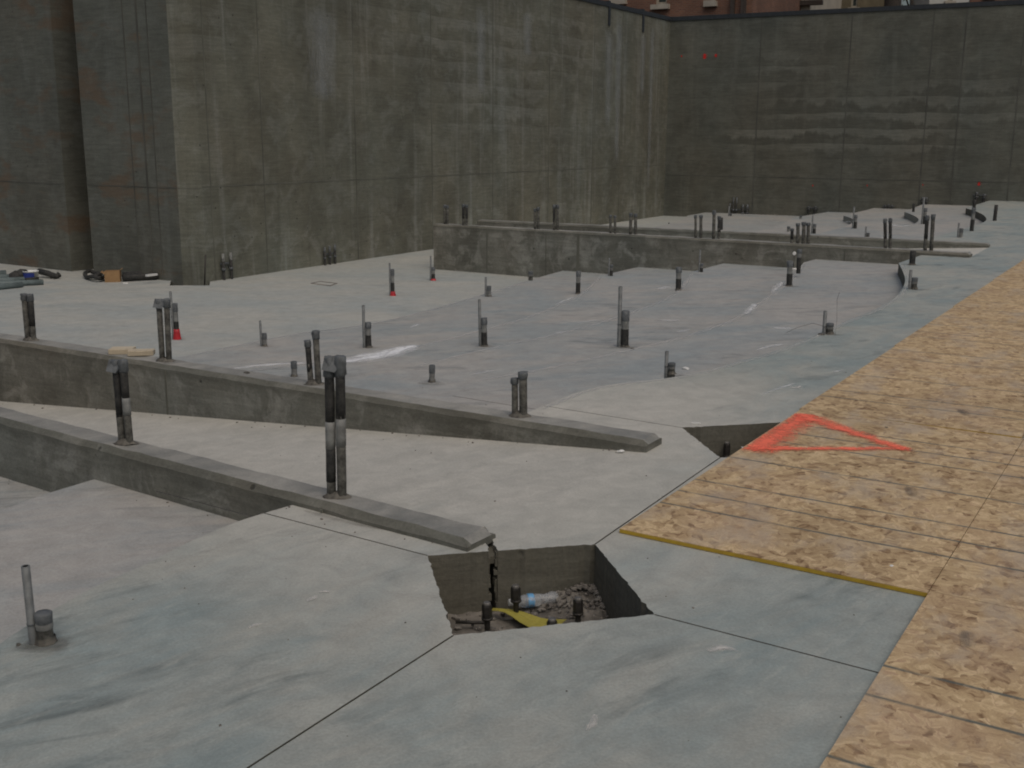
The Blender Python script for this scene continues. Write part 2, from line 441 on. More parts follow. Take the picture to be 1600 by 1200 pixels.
M['tape'] = plain_mat('grey_duct_tape', (0.125, 0.135, 0.14), (0.055, 0.06, 0.062), 0.55, 0, 20)
M['bore'] = plain_mat('conduit_bore', (0.012, 0.012, 0.012), None, 0.9)
M['red'] = plain_mat('red_plastic_collar', (0.46, 0.022, 0.03), (0.36, 0.02, 0.025), 0.45)
M['white'] = plain_mat('white_plastic', (0.7, 0.7, 0.68), (0.55, 0.55, 0.52), 0.6)
M['mortar'] = plain_mat('mortar_spill', (0.15, 0.14, 0.12), (0.07, 0.066, 0.058), 0.95, 0, 25, 0.2, 0.8)
M['hatch'] = plain_mat('hatch_rim', (0.23, 0.21, 0.185), None, 0.9)
M['wood'] = plain_mat('pale_lumber', (0.52, 0.45, 0.33), (0.42, 0.35, 0.25), 0.8, 0, 8)
M['card'] = plain_mat('cardboard', (0.34, 0.21, 0.10), (0.25, 0.15, 0.07), 0.85, 0, 6)
M['steel'] = plain_mat('dark_anchor_steel', (0.06, 0.055, 0.048), (0.03, 0.028, 0.025), 0.55, 0.5, 30)
M['nut'] = plain_mat('worn_bolt_top', (0.22, 0.21, 0.19), (0.10, 0.095, 0.085), 0.5, 0.5, 40)
M['yellow'] = plain_mat('yellow_sheet', (0.33, 0.29, 0.055), (0.27, 0.235, 0.045), 0.6)
M['teal'] = plain_mat('grey_green_conduit', (0.16, 0.20, 0.20), (0.10, 0.125, 0.125), 0.55, 0.1)
M['bluep'] = plain_mat('blue_label', (0.03, 0.05, 0.26), (0.02, 0.035, 0.18), 0.5)
M['cap'] = plain_mat('black_membrane', (0.018, 0.022, 0.026), (0.03, 0.035, 0.04), 0.6)
M['groove'] = plain_mat('joint_bottom', (0.06, 0.055, 0.05), None, 0.95)
M['orange'] = spray_mat('orange_spray', (1.0, 0.205, 0.125))
M['redspray'] = spray_mat('red_spray', (0.75, 0.035, 0.03))
M['smear'] = smear_mat('white_smear', (0.78, 0.79, 0.80))
M['smear_soft'] = smear_mat('faint_white_smear', (0.74, 0.75, 0.75), 0.42, 0.66, 0.65)
M['scuff'] = smear_mat('pale_scuff', (0.62, 0.60, 0.56), 0.5, 0.66, 0.75)
M['stain_shade'] = smear_mat('stain_and_shade', (0.10, 0.09, 0.078), 0.40, 0.80, 0.45)  # stain tone; the discs round the stubs also paint contact shade with it
M['brick'] = brick_mat()
M['lime'] = plain_mat('limestone', (0.42, 0.38, 0.31), (0.32, 0.29, 0.24), 0.85, 0, 2)
M['glassdark'] = plain_mat('window_glass', (0.03, 0.04, 0.035), (0.02, 0.025, 0.022), 0.1, 0, 1, 0.5, 0)
M['frame'] = plain_mat('cream_frame', (0.40, 0.36, 0.28), None, 0.7)
M['slate'] = plain_mat('dark_roof', (0.07, 0.055, 0.045), None, 0.8)
M['street'] = plain_mat('street_asphalt', (0.055, 0.055, 0.055), None, 0.9, 0, 3)
M['bark'] = plain_mat('bark', (0.06, 0.05, 0.04), None, 0.9)
M['leaf'] = plain_mat('foliage', (0.09, 0.10, 0.03), (0.05, 0.065, 0.02), 0.8, 0, 1)
# clear plastic of the bottle
_m, _t, _b = new_mat('clear_plastic')
_b.inputs['Base Color'].default_value = (0.85, 0.88, 0.9, 1)
_b.inputs['Roughness'].default_value = 0.12
_b.inputs['Transmission Weight'].default_value = 0.75
_b.inputs['IOR'].default_value = 1.3
M['clear'] = _m
M['bluelab'] = plain_mat('light_blue_label', (0.12, 0.34, 0.60), (0.16, 0.30, 0.45), 0.4)

# ------------------------------------------------------------------ object helpers
def link(name, me, mat=None, parent=None, loc=None):
    o = bpy.data.objects.new(name, me)
    COL.objects.link(o)
    if mat is not None and me is not None and not me.materials:
        for x in (mat if isinstance(mat, (list, tuple)) else [mat]):
            me.materials.append(x)
    if loc is not None:
        o.location = loc
    if parent is not None:
        o.parent = parent
    return o
def from_bm(name, bm, mat, parent=None, loc=None, smooth=False):
    me = bpy.data.meshes.new(name)
    bm.normal_update()
    bm.to_mesh(me)
    bm.free()
    if smooth:
        for p in me.polygons:
            p.use_smooth = True
    return link(name, me, mat, parent, loc)
def tag(o, label=None, cat=None, group=None, kind=None):
    if label: o['label'] = label
    if cat: o['category'] = cat
    if group: o['group'] = group
    if kind: o['kind'] = kind
    return o
def thing(name, loc, label, cat, group=None, rz=0.0):
    o = bpy.data.objects.new(name, None)
    o.empty_display_size = 0.05
    COL.objects.link(o)
    o.location = loc
    o.rotation_euler.z = rz
    return tag(o, label, cat, group)
def box(bm, c, s, rz=0.0, tilt=None, mi=0):
    mx = Matrix.Translation(Vector(c)) @ Matrix.Rotation(rz, 4, 'Z')
    if tilt:
        mx = mx @ tilt
    mx = mx @ Matrix.Diagonal((s[0], s[1], s[2], 1))
    r = bmesh.ops.create_cube(bm, size=1, matrix=mx)
    for f in {f for v in r['verts'] for f in v.link_faces}:
        f.material_index = mi
    return r['verts']
def lathe(bm, prof, n=14, top=True, bottom=False, jit=0.0, origin=(0, 0, 0), axis=None, mi=0):
    """prof: list of (radius, height). axis: optional unit Vector to run along instead of +Z."""
    mx = Matrix.Translation(Vector(origin))
    if axis is not None:
        mx = mx @ Vector(axis).to_track_quat('Z', 'Y').to_matrix().to_4x4()
    rings = []
    for r, h in prof:
        rings.append([bm.verts.new(mx @ Vector(((r + random.uniform(-jit, jit)) * math.cos(2 * math.pi * k / n), (r + random.uniform(-jit, jit)) * math.sin(2 * math.pi * k / n), h + random.uniform(-jit, jit) * 0.5))) for k in range(n)])
    for a, b in zip(rings, rings[1:]):
        for k in range(n):
            f = bm.faces.new((a[k], a[(k + 1) % n], b[(k + 1) % n], b[k]))
            f.material_index = mi
            f.smooth = True
    if top: bm.faces.new(rings[-1]).material_index = mi
    if bottom: bm.faces.new(list(reversed(rings[0]))).material_index = mi
    return rings
def tube(bm, pts, r, n=8):
    pts = [Vector(p) for p in pts]
    rings = []
    for i, p in enumerate(pts):
        d = (pts[min(i + 1, len(pts) - 1)] - pts[max(i - 1, 0)]).normalized()
        q = d.to_track_quat('Z', 'Y')
        rings.append([bm.verts.new(p + q @ Vector((r * math.cos(2 * math.pi * k / n), r * math.sin(2 * math.pi * k / n), 0))) for k in range(n)])
    for a, b in zip(rings, rings[1:]):
        for k in range(n):
            bm.faces.new((a[k], a[(k + 1) % n], b[(k + 1) % n], b[k])).smooth = True
    bm.faces.new(rings[-1])
    bm.faces.new(list(reversed(rings[0])))
def copy_tree(o, parent=None):
    c = o.copy()
    COL.objects.link(c)
    c.parent = parent
    for ch in list(o.children):
        copy_tree(ch, c)
    return c

# ------------------------------------------------------------------ plan of the place
STEP = 0.15
LV = [-5 * STEP, -4 * STEP, -3 * STEP, -2 * STEP, -STEP, 0.0]       # stage floor, tiers 1-4, top floor
ZTOP = (0.045, 0.06, 0.06, 0.06)                                    # tops of the four low walls
def low_line(a, b, z):
    a, b = g2(*a, z), g2(*b, z)
    return a, (b - a).normalized()
KF = [low_line((740, 848), (0, 655), ZTOP[0]), low_line((1010, 690), (0, 530), ZTOP[1]),
      low_line((1515, 396), (677, 350), ZTOP[2]), low_line((1545, 381), (745, 344), ZTOP[3])]     # front top edge: end point, direction leftwards
KT = [0.19, 0.2, 0.24, 0.24]                                        # thicknesses
KL = [9.4, 9.3, (g2(677, 350, .06) - KF[2][0]).length, (g2(745, 344, .06) - KF[3][0]).length]
KC = []                                                             # centre lines
for (a, d), th in zip(KF, KT):
    n = Vector((d.y, -d.x))                                         # away from the camera
    if n.y < 0: n = -n
    KC.append((a + n * th / 2, d))
S0 = KC[1][0]
RD = (KC[0][1] + KC[1][1]).normalized()
S1 = KC[3][0]
RD2 = (KC[2][1] + KC[3][1]).normalized()
SLOPE = 0.08
def ramp_z(p):
    return max(LV[0], -SLOPE * max(0.0, (Vector((p.x, p.y)) - S0).dot(RD)))
def ramp2_z(p):
    return max(LV[0], -SLOPE * max(0.0, (Vector((p.x, p.y)) - S1).dot(RD2) - 0.3))

def smooth(pts, n=5):
    out = []
    P = [pts[0] * 2 - pts[1]] + pts + [pts[-1] * 2 - pts[-2]]
    for i in range(1, len(P) - 2):
        p0, p1, p2, p3 = P[i - 1:i + 3]
        for k in range(n):
            t = k / n
            out.append(0.5 * ((2 * p1) + (p2 - p0) * t + (2 * p0 - 5 * p1 + 4 * p2 - p3) * t * t + (3 * p1 - p0 - 3 * p2 + p3) * t ** 3))
    out.append(pts[-1])
    return out
def edge(pix, lev, ka=None, kb=None, sm=True):
    """Tier edge traced from the photograph on its own level, run out to the low walls at both ends."""
    pts = [g2(x, y, LV[lev]) for x, y in pix]
    head = pts[:1]
    pts2 = smooth(pts[1:]) if sm else pts[1:]
    pts = head + pts2
    if ka is not None:
        pts[0] = isect(pts[0], pts[1], KC[ka][0], KC[ka][0] + KC[ka][1])
    if kb is not None:
        pts.append(isect(pts[-2], pts[-1], KC[kb][0], KC[kb][0] + KC[kb][1]))
    return pts
EM = {5: edge([(1436, 400), (1404, 411), (1411, 425), (1414, 441), (1402, 461), (1370, 482), (1310, 507), (1230, 542), (1150, 566), (1060, 588), (960, 600), (905, 612), (835, 640)], 5, 2, 1),
      4: edge([(1275, 405), (1256, 410), (1230, 440), (1186, 472), (1140, 500), (1070, 524), (985, 545), (860, 573), (740, 594)], 4, 2, 1),
      3: edge([(1125, 413), (1080, 425), (1051, 459), (980, 489), (879, 519), (767, 543), (640, 573)], 3, 2, 1),
      2: edge([(985, 420), (937, 431), (899, 464), (864, 479), (800, 502), (650, 541), (550, 559), (435, 573), (385, 580)], 2, 2, 1),
      1: edge([(872, 425), (829, 437), (750, 461), (670, 484), (575, 506), (470, 520), (380, 537), (290, 556)], 1, 2, 1)}
EF = {5: edge([(1525, 320), (1509, 325), (1527, 331), (1539, 338), (1540, 345), (1524, 352), (1490, 362), (1440, 375)], 5, None, 3),
      4: edge([(1430, 324), (1413, 331), (1426, 336), (1435, 342), (1430, 349), (1405, 356), (1360, 366)], 4, None, 3),
      3: edge([(1338, 332), (1318, 337), (1330, 341), (1334, 346), (1322, 353), (1295, 361)], 3, None, 3),
      2: edge([(1270, 335), (1240, 340), (1222, 350), (1190, 360)], 2, None, 3),
      1: edge([(1085, 335), (1074, 337), (1062, 345), (1030, 353)], 1, None, 3)}
def extend_start(pts, d):
    return [pts[0] + (pts[0] - pts[1]).normalized() * d] + pts
for k in EF:
    EF[k] = extend_start(EF[k], 7.0)
n5 = [g2(x, y, 0) for x, y in ((465, 787), (380, 812), (300, 845), (220, 885), (162, 910), (87, 950), (12, 997))]
n5[0] = isect(n5[0], n5[1], KC[0][0], KC[0][0] + KC[0][1])
n5 = smooth(n5, 4) + [Vector((-1.72, 2.6)), Vector((-1.7, 1.2)), Vector((-1.6, -8))]
n4 = [g2(x, y, LV[4]) for x, y in ((140, 751), (67, 773), (0, 798))]
n4[0] = isect(n4[0], n4[1], KC[0][0], KC[0][0] + KC[0][1])
n4 += [Vector((-2.75, 4.1)), Vector((-3.0, 2.8)), Vector((-3.1, 1.2)), Vector((-3.1, -8))]
def left_of(pts, d):
    out = [p + KC[0][1] * d for p in pts]
    return out
EN = {5: n5, 4: n4, 3: left_of(n4, 1.4), 2: left_of(n4, 2.8), 1: left_of(n4, 4.2)}

ZF = LV[0]
CORN = g2(1037, 337, ZF)                         # where the two tall walls meet
LW = unit(59.2)
JOG = CORN - LW * (CORN - g2(327, 441, ZF)).length
RET = unit(147)
JCH = g2(286, 440.5, ZF)
J2 = g2(147, 428, ZF)
N1 = J2 + LW * 0.8
N2 = N1 + RET * 0.62
J3 = J2 + RET * 0.62
J4 = J3 + RET * 9
RW = unit(-29)
RWE = CORN + RW * 30
ZWALL = 4.94

def pit_square(a, b, c, d):
    return [a, b, c, d]
P1 = [g2(*q) for q in ((668, 868), (930, 850), (1022, 960), (708, 993))]
nx = (P1[1] - P1[0]).normalized()
ny = Vector((-nx.y, nx.x))
NOTCH_A = P1[0] + nx * (g2(761, 857) - P1[0]).dot(nx)
NOTCH_B = NOTCH_A + nx * 0.038
PIT1 = [P1[0], NOTCH_A, NOTCH_A + ny * 0.3 + nx * .004, NOTCH_B + ny * 0.3, NOTCH_B, P1[1], P1[2], P1[3]]
A2, B2, C2 = g2(1065, 668), g2(1125, 715), g2(1220, 660)
ex = (C2 - A2).normalized() * 0.68
PIT2 = [A2, A2 + ex, B2 + ex, B2]
HOLE = [g2(265, 446, ZF), g2(327, 446, ZF), g2(329, 437, ZF) + RET * -.0, g2(268, 436, ZF)]
LA = (P1[3], (P1[1] - P1[3]).normalized())
lb_d = (P1[2] - P1[0]).normalized()
GW = 0.0038
def strip(a, b):
    n = (b - a).normalized()
    n = Vector((-n.y, n.x)) * GW
    return [a - n, b - n, b + n, a + n]
GROOVES = [strip(P1[3] - LA[1] * 12, P1[3]), strip(P1[1], B2), strip(P1[0] - lb_d * 1.6, P1[0]), strip(P1[2], P1[2] + lb_d * 14),
           strip(A2 - lb_d * 1.6, A2), strip(PIT2[1] + LA[1] * .35 - lb_d * -.3, PIT2[1] + LA[1] * 20)]
GROOVES = GROOVES[:5]

far1 = KC[0][0] + RD * KL[0]
far2 = KC[1][0] + RD * KL[1]
def low_at(i, s):
    return KC[i][0] + KC[i][1] * s
RAMP1 = [low_at(0, -.0), low_at(0, KL[0]), low_at(1, KL[1]), low_at(1, 0.0)]
RAMP2 = [low_at(2, 0.0), low_at(2, KL[2]), low_at(3, KL[3]), low_at(3, 0.0)]
BIG = Vector((-30, -8))
STAGE = ([EM[1][0]] + EM[1][1:] + [low_at(1, KL[1]), low_at(0, KL[0])] + [EN[1][0]] + EN[1][1:] + [Vector((-30, -8)), Vector((-30, 34)), CORN + Vector((-1, 6)), EF[1][0]] + EF[1][1:] + [low_at(3, KL[3]), low_at(2, KL[2])])
def chipped(poly, step=.022, k=.0035):
    out = []
    for a, b in zip(poly, poly[1:] + poly[:1]):
        d = b - a
        n = max(1, int(d.length / step))
        nn = Vector((-d.y, d.x)).normalized()
        for q in range(n):
            out.append(a + d * q / n + (nn * (random.uniform(-k, k) if random.random() < .8 else random.uniform(-2.4 * k, 0)) if q else Vector((0, 0))))
    return out
PIT1 = chipped(PIT1)
PIT2_ = chipped(PIT2)
REG = [('hole', HOLE), ('pit', PIT1), ('pit', PIT2_)]
REG += [('ramp', RAMP1), ('ramp2', RAMP2)]
for E_ in (EM, EF, EN):
    for k in (1, 2, 3, 4):
        REG.append((k, E_[k] + list(reversed(E_[k + 1]))))
REG.append((0, STAGE))
for g in GROOVES:
    REG.append(('groove', g))
def inside(p, poly):
    c = False
    j = len(poly) - 1
    for i in range(len(poly)):
        a, b = poly[i], poly[j]
        if (a.y > p.y) != (b.y > p.y) and p.x < (b.x - a.x) * (p.y - a.y) / (b.y - a.y) + a.x:
            c = not c
        j = i
    return c
def region(p):
    for k, poly in REG:
        if inside(p, poly):
            return k
    return 5
def block_of(p):
    """which radial block a point lies in: 0 near, 1 middle, 2 far"""
    def side(i):
        a, d = KC[i]
        return d.x * (p.y - a.y) - d.y * (p.x - a.x)
    if side(1) > 0: return 0
    if side(2) > 0: return 1
    return 2

HULL = [Vector((-30, -8)), Vector((32, -8)), Vector((32, 46)), Vector((-30, 46))]
verts, edges_ = [], []
def add_loop(poly, closed=True):
    s = len(verts)
    verts.extend([Vector((p.x, p.y)) for p in poly])
    n = len(poly)
    for i in range(n if closed else n - 1):
        edges_.append((s + i, s + (i + 1) % n))
add_loop(HULL)
for k, poly in REG:
    add_loop(poly)
# extra cuts so that the ramps bend cleanly
vs, es, fs, _, _, _ = delaunay_2d_cdt(verts, edges_, [], 0, 1e-5)
vs = [Vector(v) for v in vs]
tri_reg = []
for f in fs:
    c = sum((vs[i] for i in f), Vector((0, 0))) / len(f)
    k = region(c)
    if k in (1, 2, 3, 4):
        k = (k, block_of(c))
    tri_reg.append(k)
# connected pieces
edge_f = {}
for i, f in enumerate(fs):
    for a, b in zip(f, list(f[1:]) + [f[0]]):
        edge_f.setdefault((min(a, b), max(a, b)), []).append(i)
comp = [-1] * len(fs)
nc = 0
for i in range(len(fs)):
    if comp[i] >= 0: continue
    st = [i]
    comp[i] = nc
    while st:
        j = st.pop()
        f = fs[j]
        for a, b in zip(f, list(f[1:]) + [f[0]]):
            for q in edge_f[(min(a, b), max(a, b))]:
                if comp[q] < 0 and tri_reg[q] == tri_reg[j]:
                    comp[q] = nc
                    st.append(q)
    nc += 1
groups = {}
for i in range(len(fs)):
    groups.setdefault((comp[i], tri_reg[i]), []).append(i)
def area(f):
    a, b, c = (vs[i] for i in f[:3])
    return abs((b - a).cross(c - a)) / 2
def slab_mesh(name, faces, zf, depth, mat, parent=None, side_mat=None):
    bm = bmesh.new()
    mp = {}
    for i in faces:
        ids = list(fs[i])
        for q in ids:
            if q not in mp:
                mp[q] = bm.verts.new((vs[q].x, vs[q].y, zf(vs[q])))
        f = bm.faces.new([mp[q] for q in ids])
        f.normal_update()
        if f.normal.z < 0: f.normal_flip()
    bd = [e for e in bm.edges if len(e.link_faces) == 1]
    r = bmesh.ops.extrude_edge_only(bm, edges=bd)
    for g in r['geom']:
        if isinstance(g, bmesh.types.BMVert): g.co.z -= depth
        if isinstance(g, bmesh.types.BMFace) and side_mat: g.material_index = 1
    bmesh.ops.recalc_face_normals(bm, faces=bm.faces)
    up = [f for f in bm.faces if abs(f.normal.z) > .9]
    if up and sum(f.normal.z for f in up) < 0:
        bmesh.ops.reverse_faces(bm, faces=bm.faces)
    return from_bm(name, bm, [mat, side_mat] if side_mat else mat, parent)

top_floor = tag(bpy.data.objects.new('top_floor', None), kind='structure')
COL.objects.link(top_floor)
for (c, k), faces in groups.items():
    ar = sum(area(fs[i]) for i in faces)
    if k in ('pit', 'hole', 'groove') or ar < 0.002:
        continue
    if k == 5:
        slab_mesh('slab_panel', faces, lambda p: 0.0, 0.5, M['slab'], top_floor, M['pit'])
    elif k == 'ramp':
        tag(slab_mesh('ramp', faces, ramp_z, 0.3, M['slab']), kind='structure')
    elif k == 'ramp2':
        tag(slab_mesh('ramp', faces, ramp2_z, 0.3, M['ramp']), kind='structure')
    elif k == 0:
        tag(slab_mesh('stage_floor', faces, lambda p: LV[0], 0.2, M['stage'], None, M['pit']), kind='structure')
    else:
        lv = k[0]
        tag(slab_mesh('tier_floor', faces, lambda p, z=LV[lv]: z, STEP + .01, M['tier'], None, M['riser']), kind='structure')
# added cover keeping sky light out of the construction joint, and its broken lips
bm = bmesh.new()
mid = (NOTCH_A + NOTCH_B) / 2 + ny * .165
box(bm, (mid.x, mid.y, -.045), (.05, .29, .03), math.atan2(nx.y, nx.x))
from_bm('joint_light_cover', bm, M['pit'], top_floor)
bm = bmesh.new()
for e_, sg in ((NOTCH_A, 1), (NOTCH_B, -1)):
    z_ = -.01
    while z_ > -.27:
        h_ = random.uniform(.012, .03)
        w_ = random.uniform(.004, .017)
        c_ = e_ + nx * sg * (w_ / 2 - .002) + ny * random.uniform(.012, .03)
        box(bm, (c_.x, c_.y, z_ - h_ / 2), (w_, .03, h_), math.atan2(nx.y, nx.x) + random.uniform(-.2, .2))
        z_ -= h_
from_bm('joint_lip', bm, M['pit'], top_floor)
# bottom of the saw cuts
bm = bmesh.new()
for g in GROOVES:
    bm.faces.new([bm.verts.new((p.x, p.y, -0.03)) for p in g])
from_bm('joint_bottom', bm, M['groove'], top_floor)
# ground under everything
bm = bmesh.new()
bm.faces.new([bm.verts.new((x, y, -1.4)) for x, y in ((-30, -8), (32, -8), (32, 46), (-30, 46))])
tag(from_bm('ground', bm, M['dirt']), kind='structure')

def floor_level(px, py, lv=None):
    """point on the floor seen at a pixel, and its level"""
    for k in ((5, 4, 3, 2, 1, 0) if lv is None else (lv,)):
        p = gp(px, py, LV[k])
        r = region(Vector((p.x, p.y)))
        if (r == k) or lv is not None:
            return p
    return gp(px, py, 0)

# ------------------------------------------------------------------ tall perimeter walls
def wall_run(name, pts, mat, z0, z1, th, label, cat='wall', side=1, cap=True):
    """vertical wall following pts (outer side away from the room), a mesh part per straight face"""
    root = thing(name, (pts[0].x, pts[0].y, 0), label, cat)
    base = pts[0]
    offs = []
    for i in range(len(pts)):
        d1 = (pts[min(i + 1, len(pts) - 1)] - pts[max(i - 1, 0)])
        offs.append(None)
    bm = bmesh.new()
    def nrm(a, b):
        d = (b - a).normalized()
        return Vector((-d.y, d.x)) * side
    out = []
    for i, p in enumerate(pts):
        if i == 0: o = p + nrm(pts[0], pts[1]) * th
        elif i == len(pts) - 1: o = p + nrm(pts[-2], pts[-1]) * th
        else:
            n1, n2 = nrm(pts[i - 1], p), nrm(p, pts[i + 1])
            o = isect(pts[i - 1] + n1 * th, p + n1 * th, p + n2 * th, pts[i + 1] + n2 * th)
        out.append(o)
    lo_i = [bm.verts.new((p.x - base.x, p.y - base.y, z0)) for p in pts]
    hi_i = [bm.verts.new((p.x - base.x, p.y - base.y, z1)) for p in pts]
    lo_o = [bm.verts.new((p.x - base.x, p.y - base.y, z0)) for p in out]
    hi_o = [bm.verts.new((p.x - base.x, p.y - base.y, z1)) for p in out]
    for i in range(len(pts) - 1):
        bm.faces.new((lo_i[i], lo_i[i + 1], hi_i[i + 1], hi_i[i]))
        bm.faces.new((lo_o[i + 1], lo_o[i], hi_o[i], hi_o[i + 1]))
        bm.faces.new((hi_i[i], hi_i[i + 1], hi_o[i + 1], hi_o[i]))
    for i in (0, -1):
        bm.faces.new((lo_i[i], hi_i[i], hi_o[i], lo_o[i]))
    bmesh.ops.recalc_face_normals(bm, faces=bm.faces)
    from_bm('wall_face', bm, mat, root)
    if cap:
        bm = bmesh.new()
        for i in range(len(pts) - 1):
            a, b = pts[i] - base, pts[i + 1] - base
            n = nrm(pts[i], pts[i + 1])
            c = (a + b) / 2 + n * (th / 2 - 0.012)
            d = b - a
            box(bm, (c.x, c.y, z1 + 0.06), (d.length + .02, th + .03, 0.115), math.atan2(d.y, d.x))
        from_bm('membrane_cap', bm, M['cap'], root)
    return root
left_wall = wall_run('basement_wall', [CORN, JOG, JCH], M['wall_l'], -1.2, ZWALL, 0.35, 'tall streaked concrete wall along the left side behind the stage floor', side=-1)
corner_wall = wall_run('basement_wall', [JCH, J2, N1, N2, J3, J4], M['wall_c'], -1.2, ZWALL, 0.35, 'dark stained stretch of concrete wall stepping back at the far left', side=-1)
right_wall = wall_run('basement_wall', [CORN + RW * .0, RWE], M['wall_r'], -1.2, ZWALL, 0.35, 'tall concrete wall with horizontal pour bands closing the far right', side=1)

def wall_point(px, py, a, b):
    return on_plane(px, py, Vector((a.x, a.y, 0)), Vector((b.x, b.y, 0)))
def add_seam(root, a, b, s, z0, z1, wid=0.012, proud=0.006, mat=None, horiz=None):
    """thin fin left by the joint between two form panels"""
    d = (b - a).normalized()
    n = Vector((-d.y, d.x))
    if n.dot(Vector((0, 0)) - a) < 0: n = -n
    p = a + d * s + n * (proud / 2 - 0.002) - Vector((root.location.x, root.location.y))
    bm = bmesh.new()
    if horiz:
        box(bm, (p.x + d.x * horiz / 2, p.y + d.y * horiz / 2, z0), (horiz, proud + .004, wid), math.atan2(d.y, d.x))
    else:
        box(bm, (p.x, p.y, (z0 + z1) / 2), (wid, proud + .004, z1 - z0), math.atan2(d.y, d.x))
    return from_bm('form_seam', bm, mat, root)
M['seam'] = plain_mat('form_seam_concrete', (0.150, 0.150, 0.122), (0.080, 0.080, 0.066), 0.9, 0, 1.2)
M['seam_r'] = plain_mat('far_form_seam_concrete', (0.105, 0.105, 0.089), (0.062, 0.062, 0.053), 0.9, 0, 1.2)
Lw = (CORN - JOG).length
for px in (327, 411, 556, 675, 770, 857, 925, 968, 1002):
    q = wall_point(px, 250, CORN, JOG)
    s = (Vector((q.x, q.y)) - CORN).length
    add_seam(left_wall, CORN, JOG, s, ZF, ZWALL - .01, 0.02, 0.006, M['seam'])
add_seam(left_wall, CORN, JOG, 0.01, 0.78, 0, 0.016, 0.004, M['seam'], Lw - .02)
for px in (1182, 1320, 1445, 1495, 1585):
    q = wall_point(px, 200, CORN, RWE)
    s = (Vector((q.x, q.y)) - CORN).length
    add_seam(right_wall, CORN, RWE, s, ZF, ZWALL - .01, 0.03, 0.006, M['seam_r'])
add_seam(right_wall, CORN, RWE, 0.02, 0.48, 0, 0.02, 0.004, M['seam_r'], 29)
for px, wid in ((207, 0.015), (228, 0.03), (243, 0.012)):
    q = wall_point(px, 250, JCH, J2)
    s = (Vector((q.x, q.y)) - JCH).length
    add_seam(corner_wall, JCH, J2, s, ZF, ZWALL - .01, wid, 0.008, M['seam_r'])
add_seam(corner_wall, JCH, J2, 0.005, 0.76, 0, 0.014, 0.004, M['seam_r'], (J2 - JCH).length - .02)
add_seam(left_wall, JCH, JOG, 0.005, 0.76, 0, 0.014, 0.004, M['seam'], (JOG - JCH).length - .02)
add_seam(corner_wall, J3, J4, 0.01, 0.76, 0, 0.014, 0.004, M['seam_r'], 6)
# dark hanging straps in the wall head near the corner
for (x0, y0, x1, y1), lab in (((952, 3, 952, 40), 'dark strap hanging over the top of the left wall, further from the corner'), ((1005, 17, 1005, 50), 'dark strap hanging over the top of the left wall, nearer the corner')):
    a, b = wall_point(x0, y0, CORN, JOG), wall_point(x1, y1, CORN, JOG)
    st = thing('wall_strap', (a.x, a.y, b.z), lab, 'strap', 'dark straps on the wall head')
    bm = bmesh.new()
    box(bm, (.012 * .86, -.012 * .5, (ZWALL + .13 - b.z) / 2), (0.11, 0.03, ZWALL + .13 - b.z), R(59.2))
    from_bm('strap', bm, M['cap'], st)
    bm = bmesh.new()
    box(bm, (-.16 * .86, .16 * .5, ZWALL + .14 - b.z), (0.11, 0.36, 0.03), R(59.2))
    from_bm('hook', bm, M['cap'], st)

def quad_patch(name, pts_c, widths, mat, parent, z_of=None, n_across=6, lift=0.003, plane=None):
    """Thin mark following a centre line; stores 'edge' (0 centre..1 rim) and 'along' for the material."""
    bm = bmesh.new()
    ed = bm.verts.layers.float.new('edge')
    al = bm.verts.layers.float_vector.new('along')
    rows = []
    L = 0.0
    N = len(pts_c)
    for i, p in enumerate(pts_c):
        if i: L += (p - pts_c[i - 1]).length
        d = (pts_c[min(i + 1, N - 1)] - pts_c[max(i - 1, 0)]).normalized()
        up = Vector((0, 0, 1)) if plane is None else plane
        side = up.cross(d).normalized()
        row = []
        for k in range(n_across + 1):
            u = k / n_across * 2 - 1
            v = bm.verts.new(p + side * widths[i] * u + up * lift)
            e = max(abs(u), 0.0)
            endf = 1.0 if i in (0, N - 1) else 0.0
            v[ed] = max(e, endf)
            v[al] = (L, u * widths[i], 0)
            row.append(v)
        rows.append(row)
    for a, b in zip(rows, rows[1:]):
        for k in range(n_across):
            bm.faces.new((a[k], a[k + 1], b[k + 1], b[k]))
    for f in bm.faces:
        f.normal_update()
    o = from_bm(name, bm, mat, None)
    if parent is not None:
        o.parent = parent
        o.matrix_parent_inverse = Matrix.Translation(-Vector(parent.location))
    return o
def wall_mark(px, py, a, b, r, mat, root, ln=1.0):
    q = wall_point(px, py, a, b)
    d = Vector((b.x - a.x, b.y - a.y, 0)).normalized()
    n = Vector((-d.y, d.x, 0))
    if n.dot(-Vector((a.x, a.y, 0))) < 0: n = -n
    pts = [q + Vector((0, 0, r * ln * t)) for t in (-1, -.5, 0, .5, 1)]
    return quad_patch('paint_mark', pts, [r * .35, r, r, r, r * .35], mat, root, plane=n, lift=0.004)
for px, py, r in ((1101, 88, .10), (1119, 87, .07), (1530, 287, .07), (1270, 290, .03), (1355, 290, .03), (1442, 289, .03), (1065, 88, .04)):
    wall_mark(px, py, CORN, RWE, r, M['redspray'], right_wall)
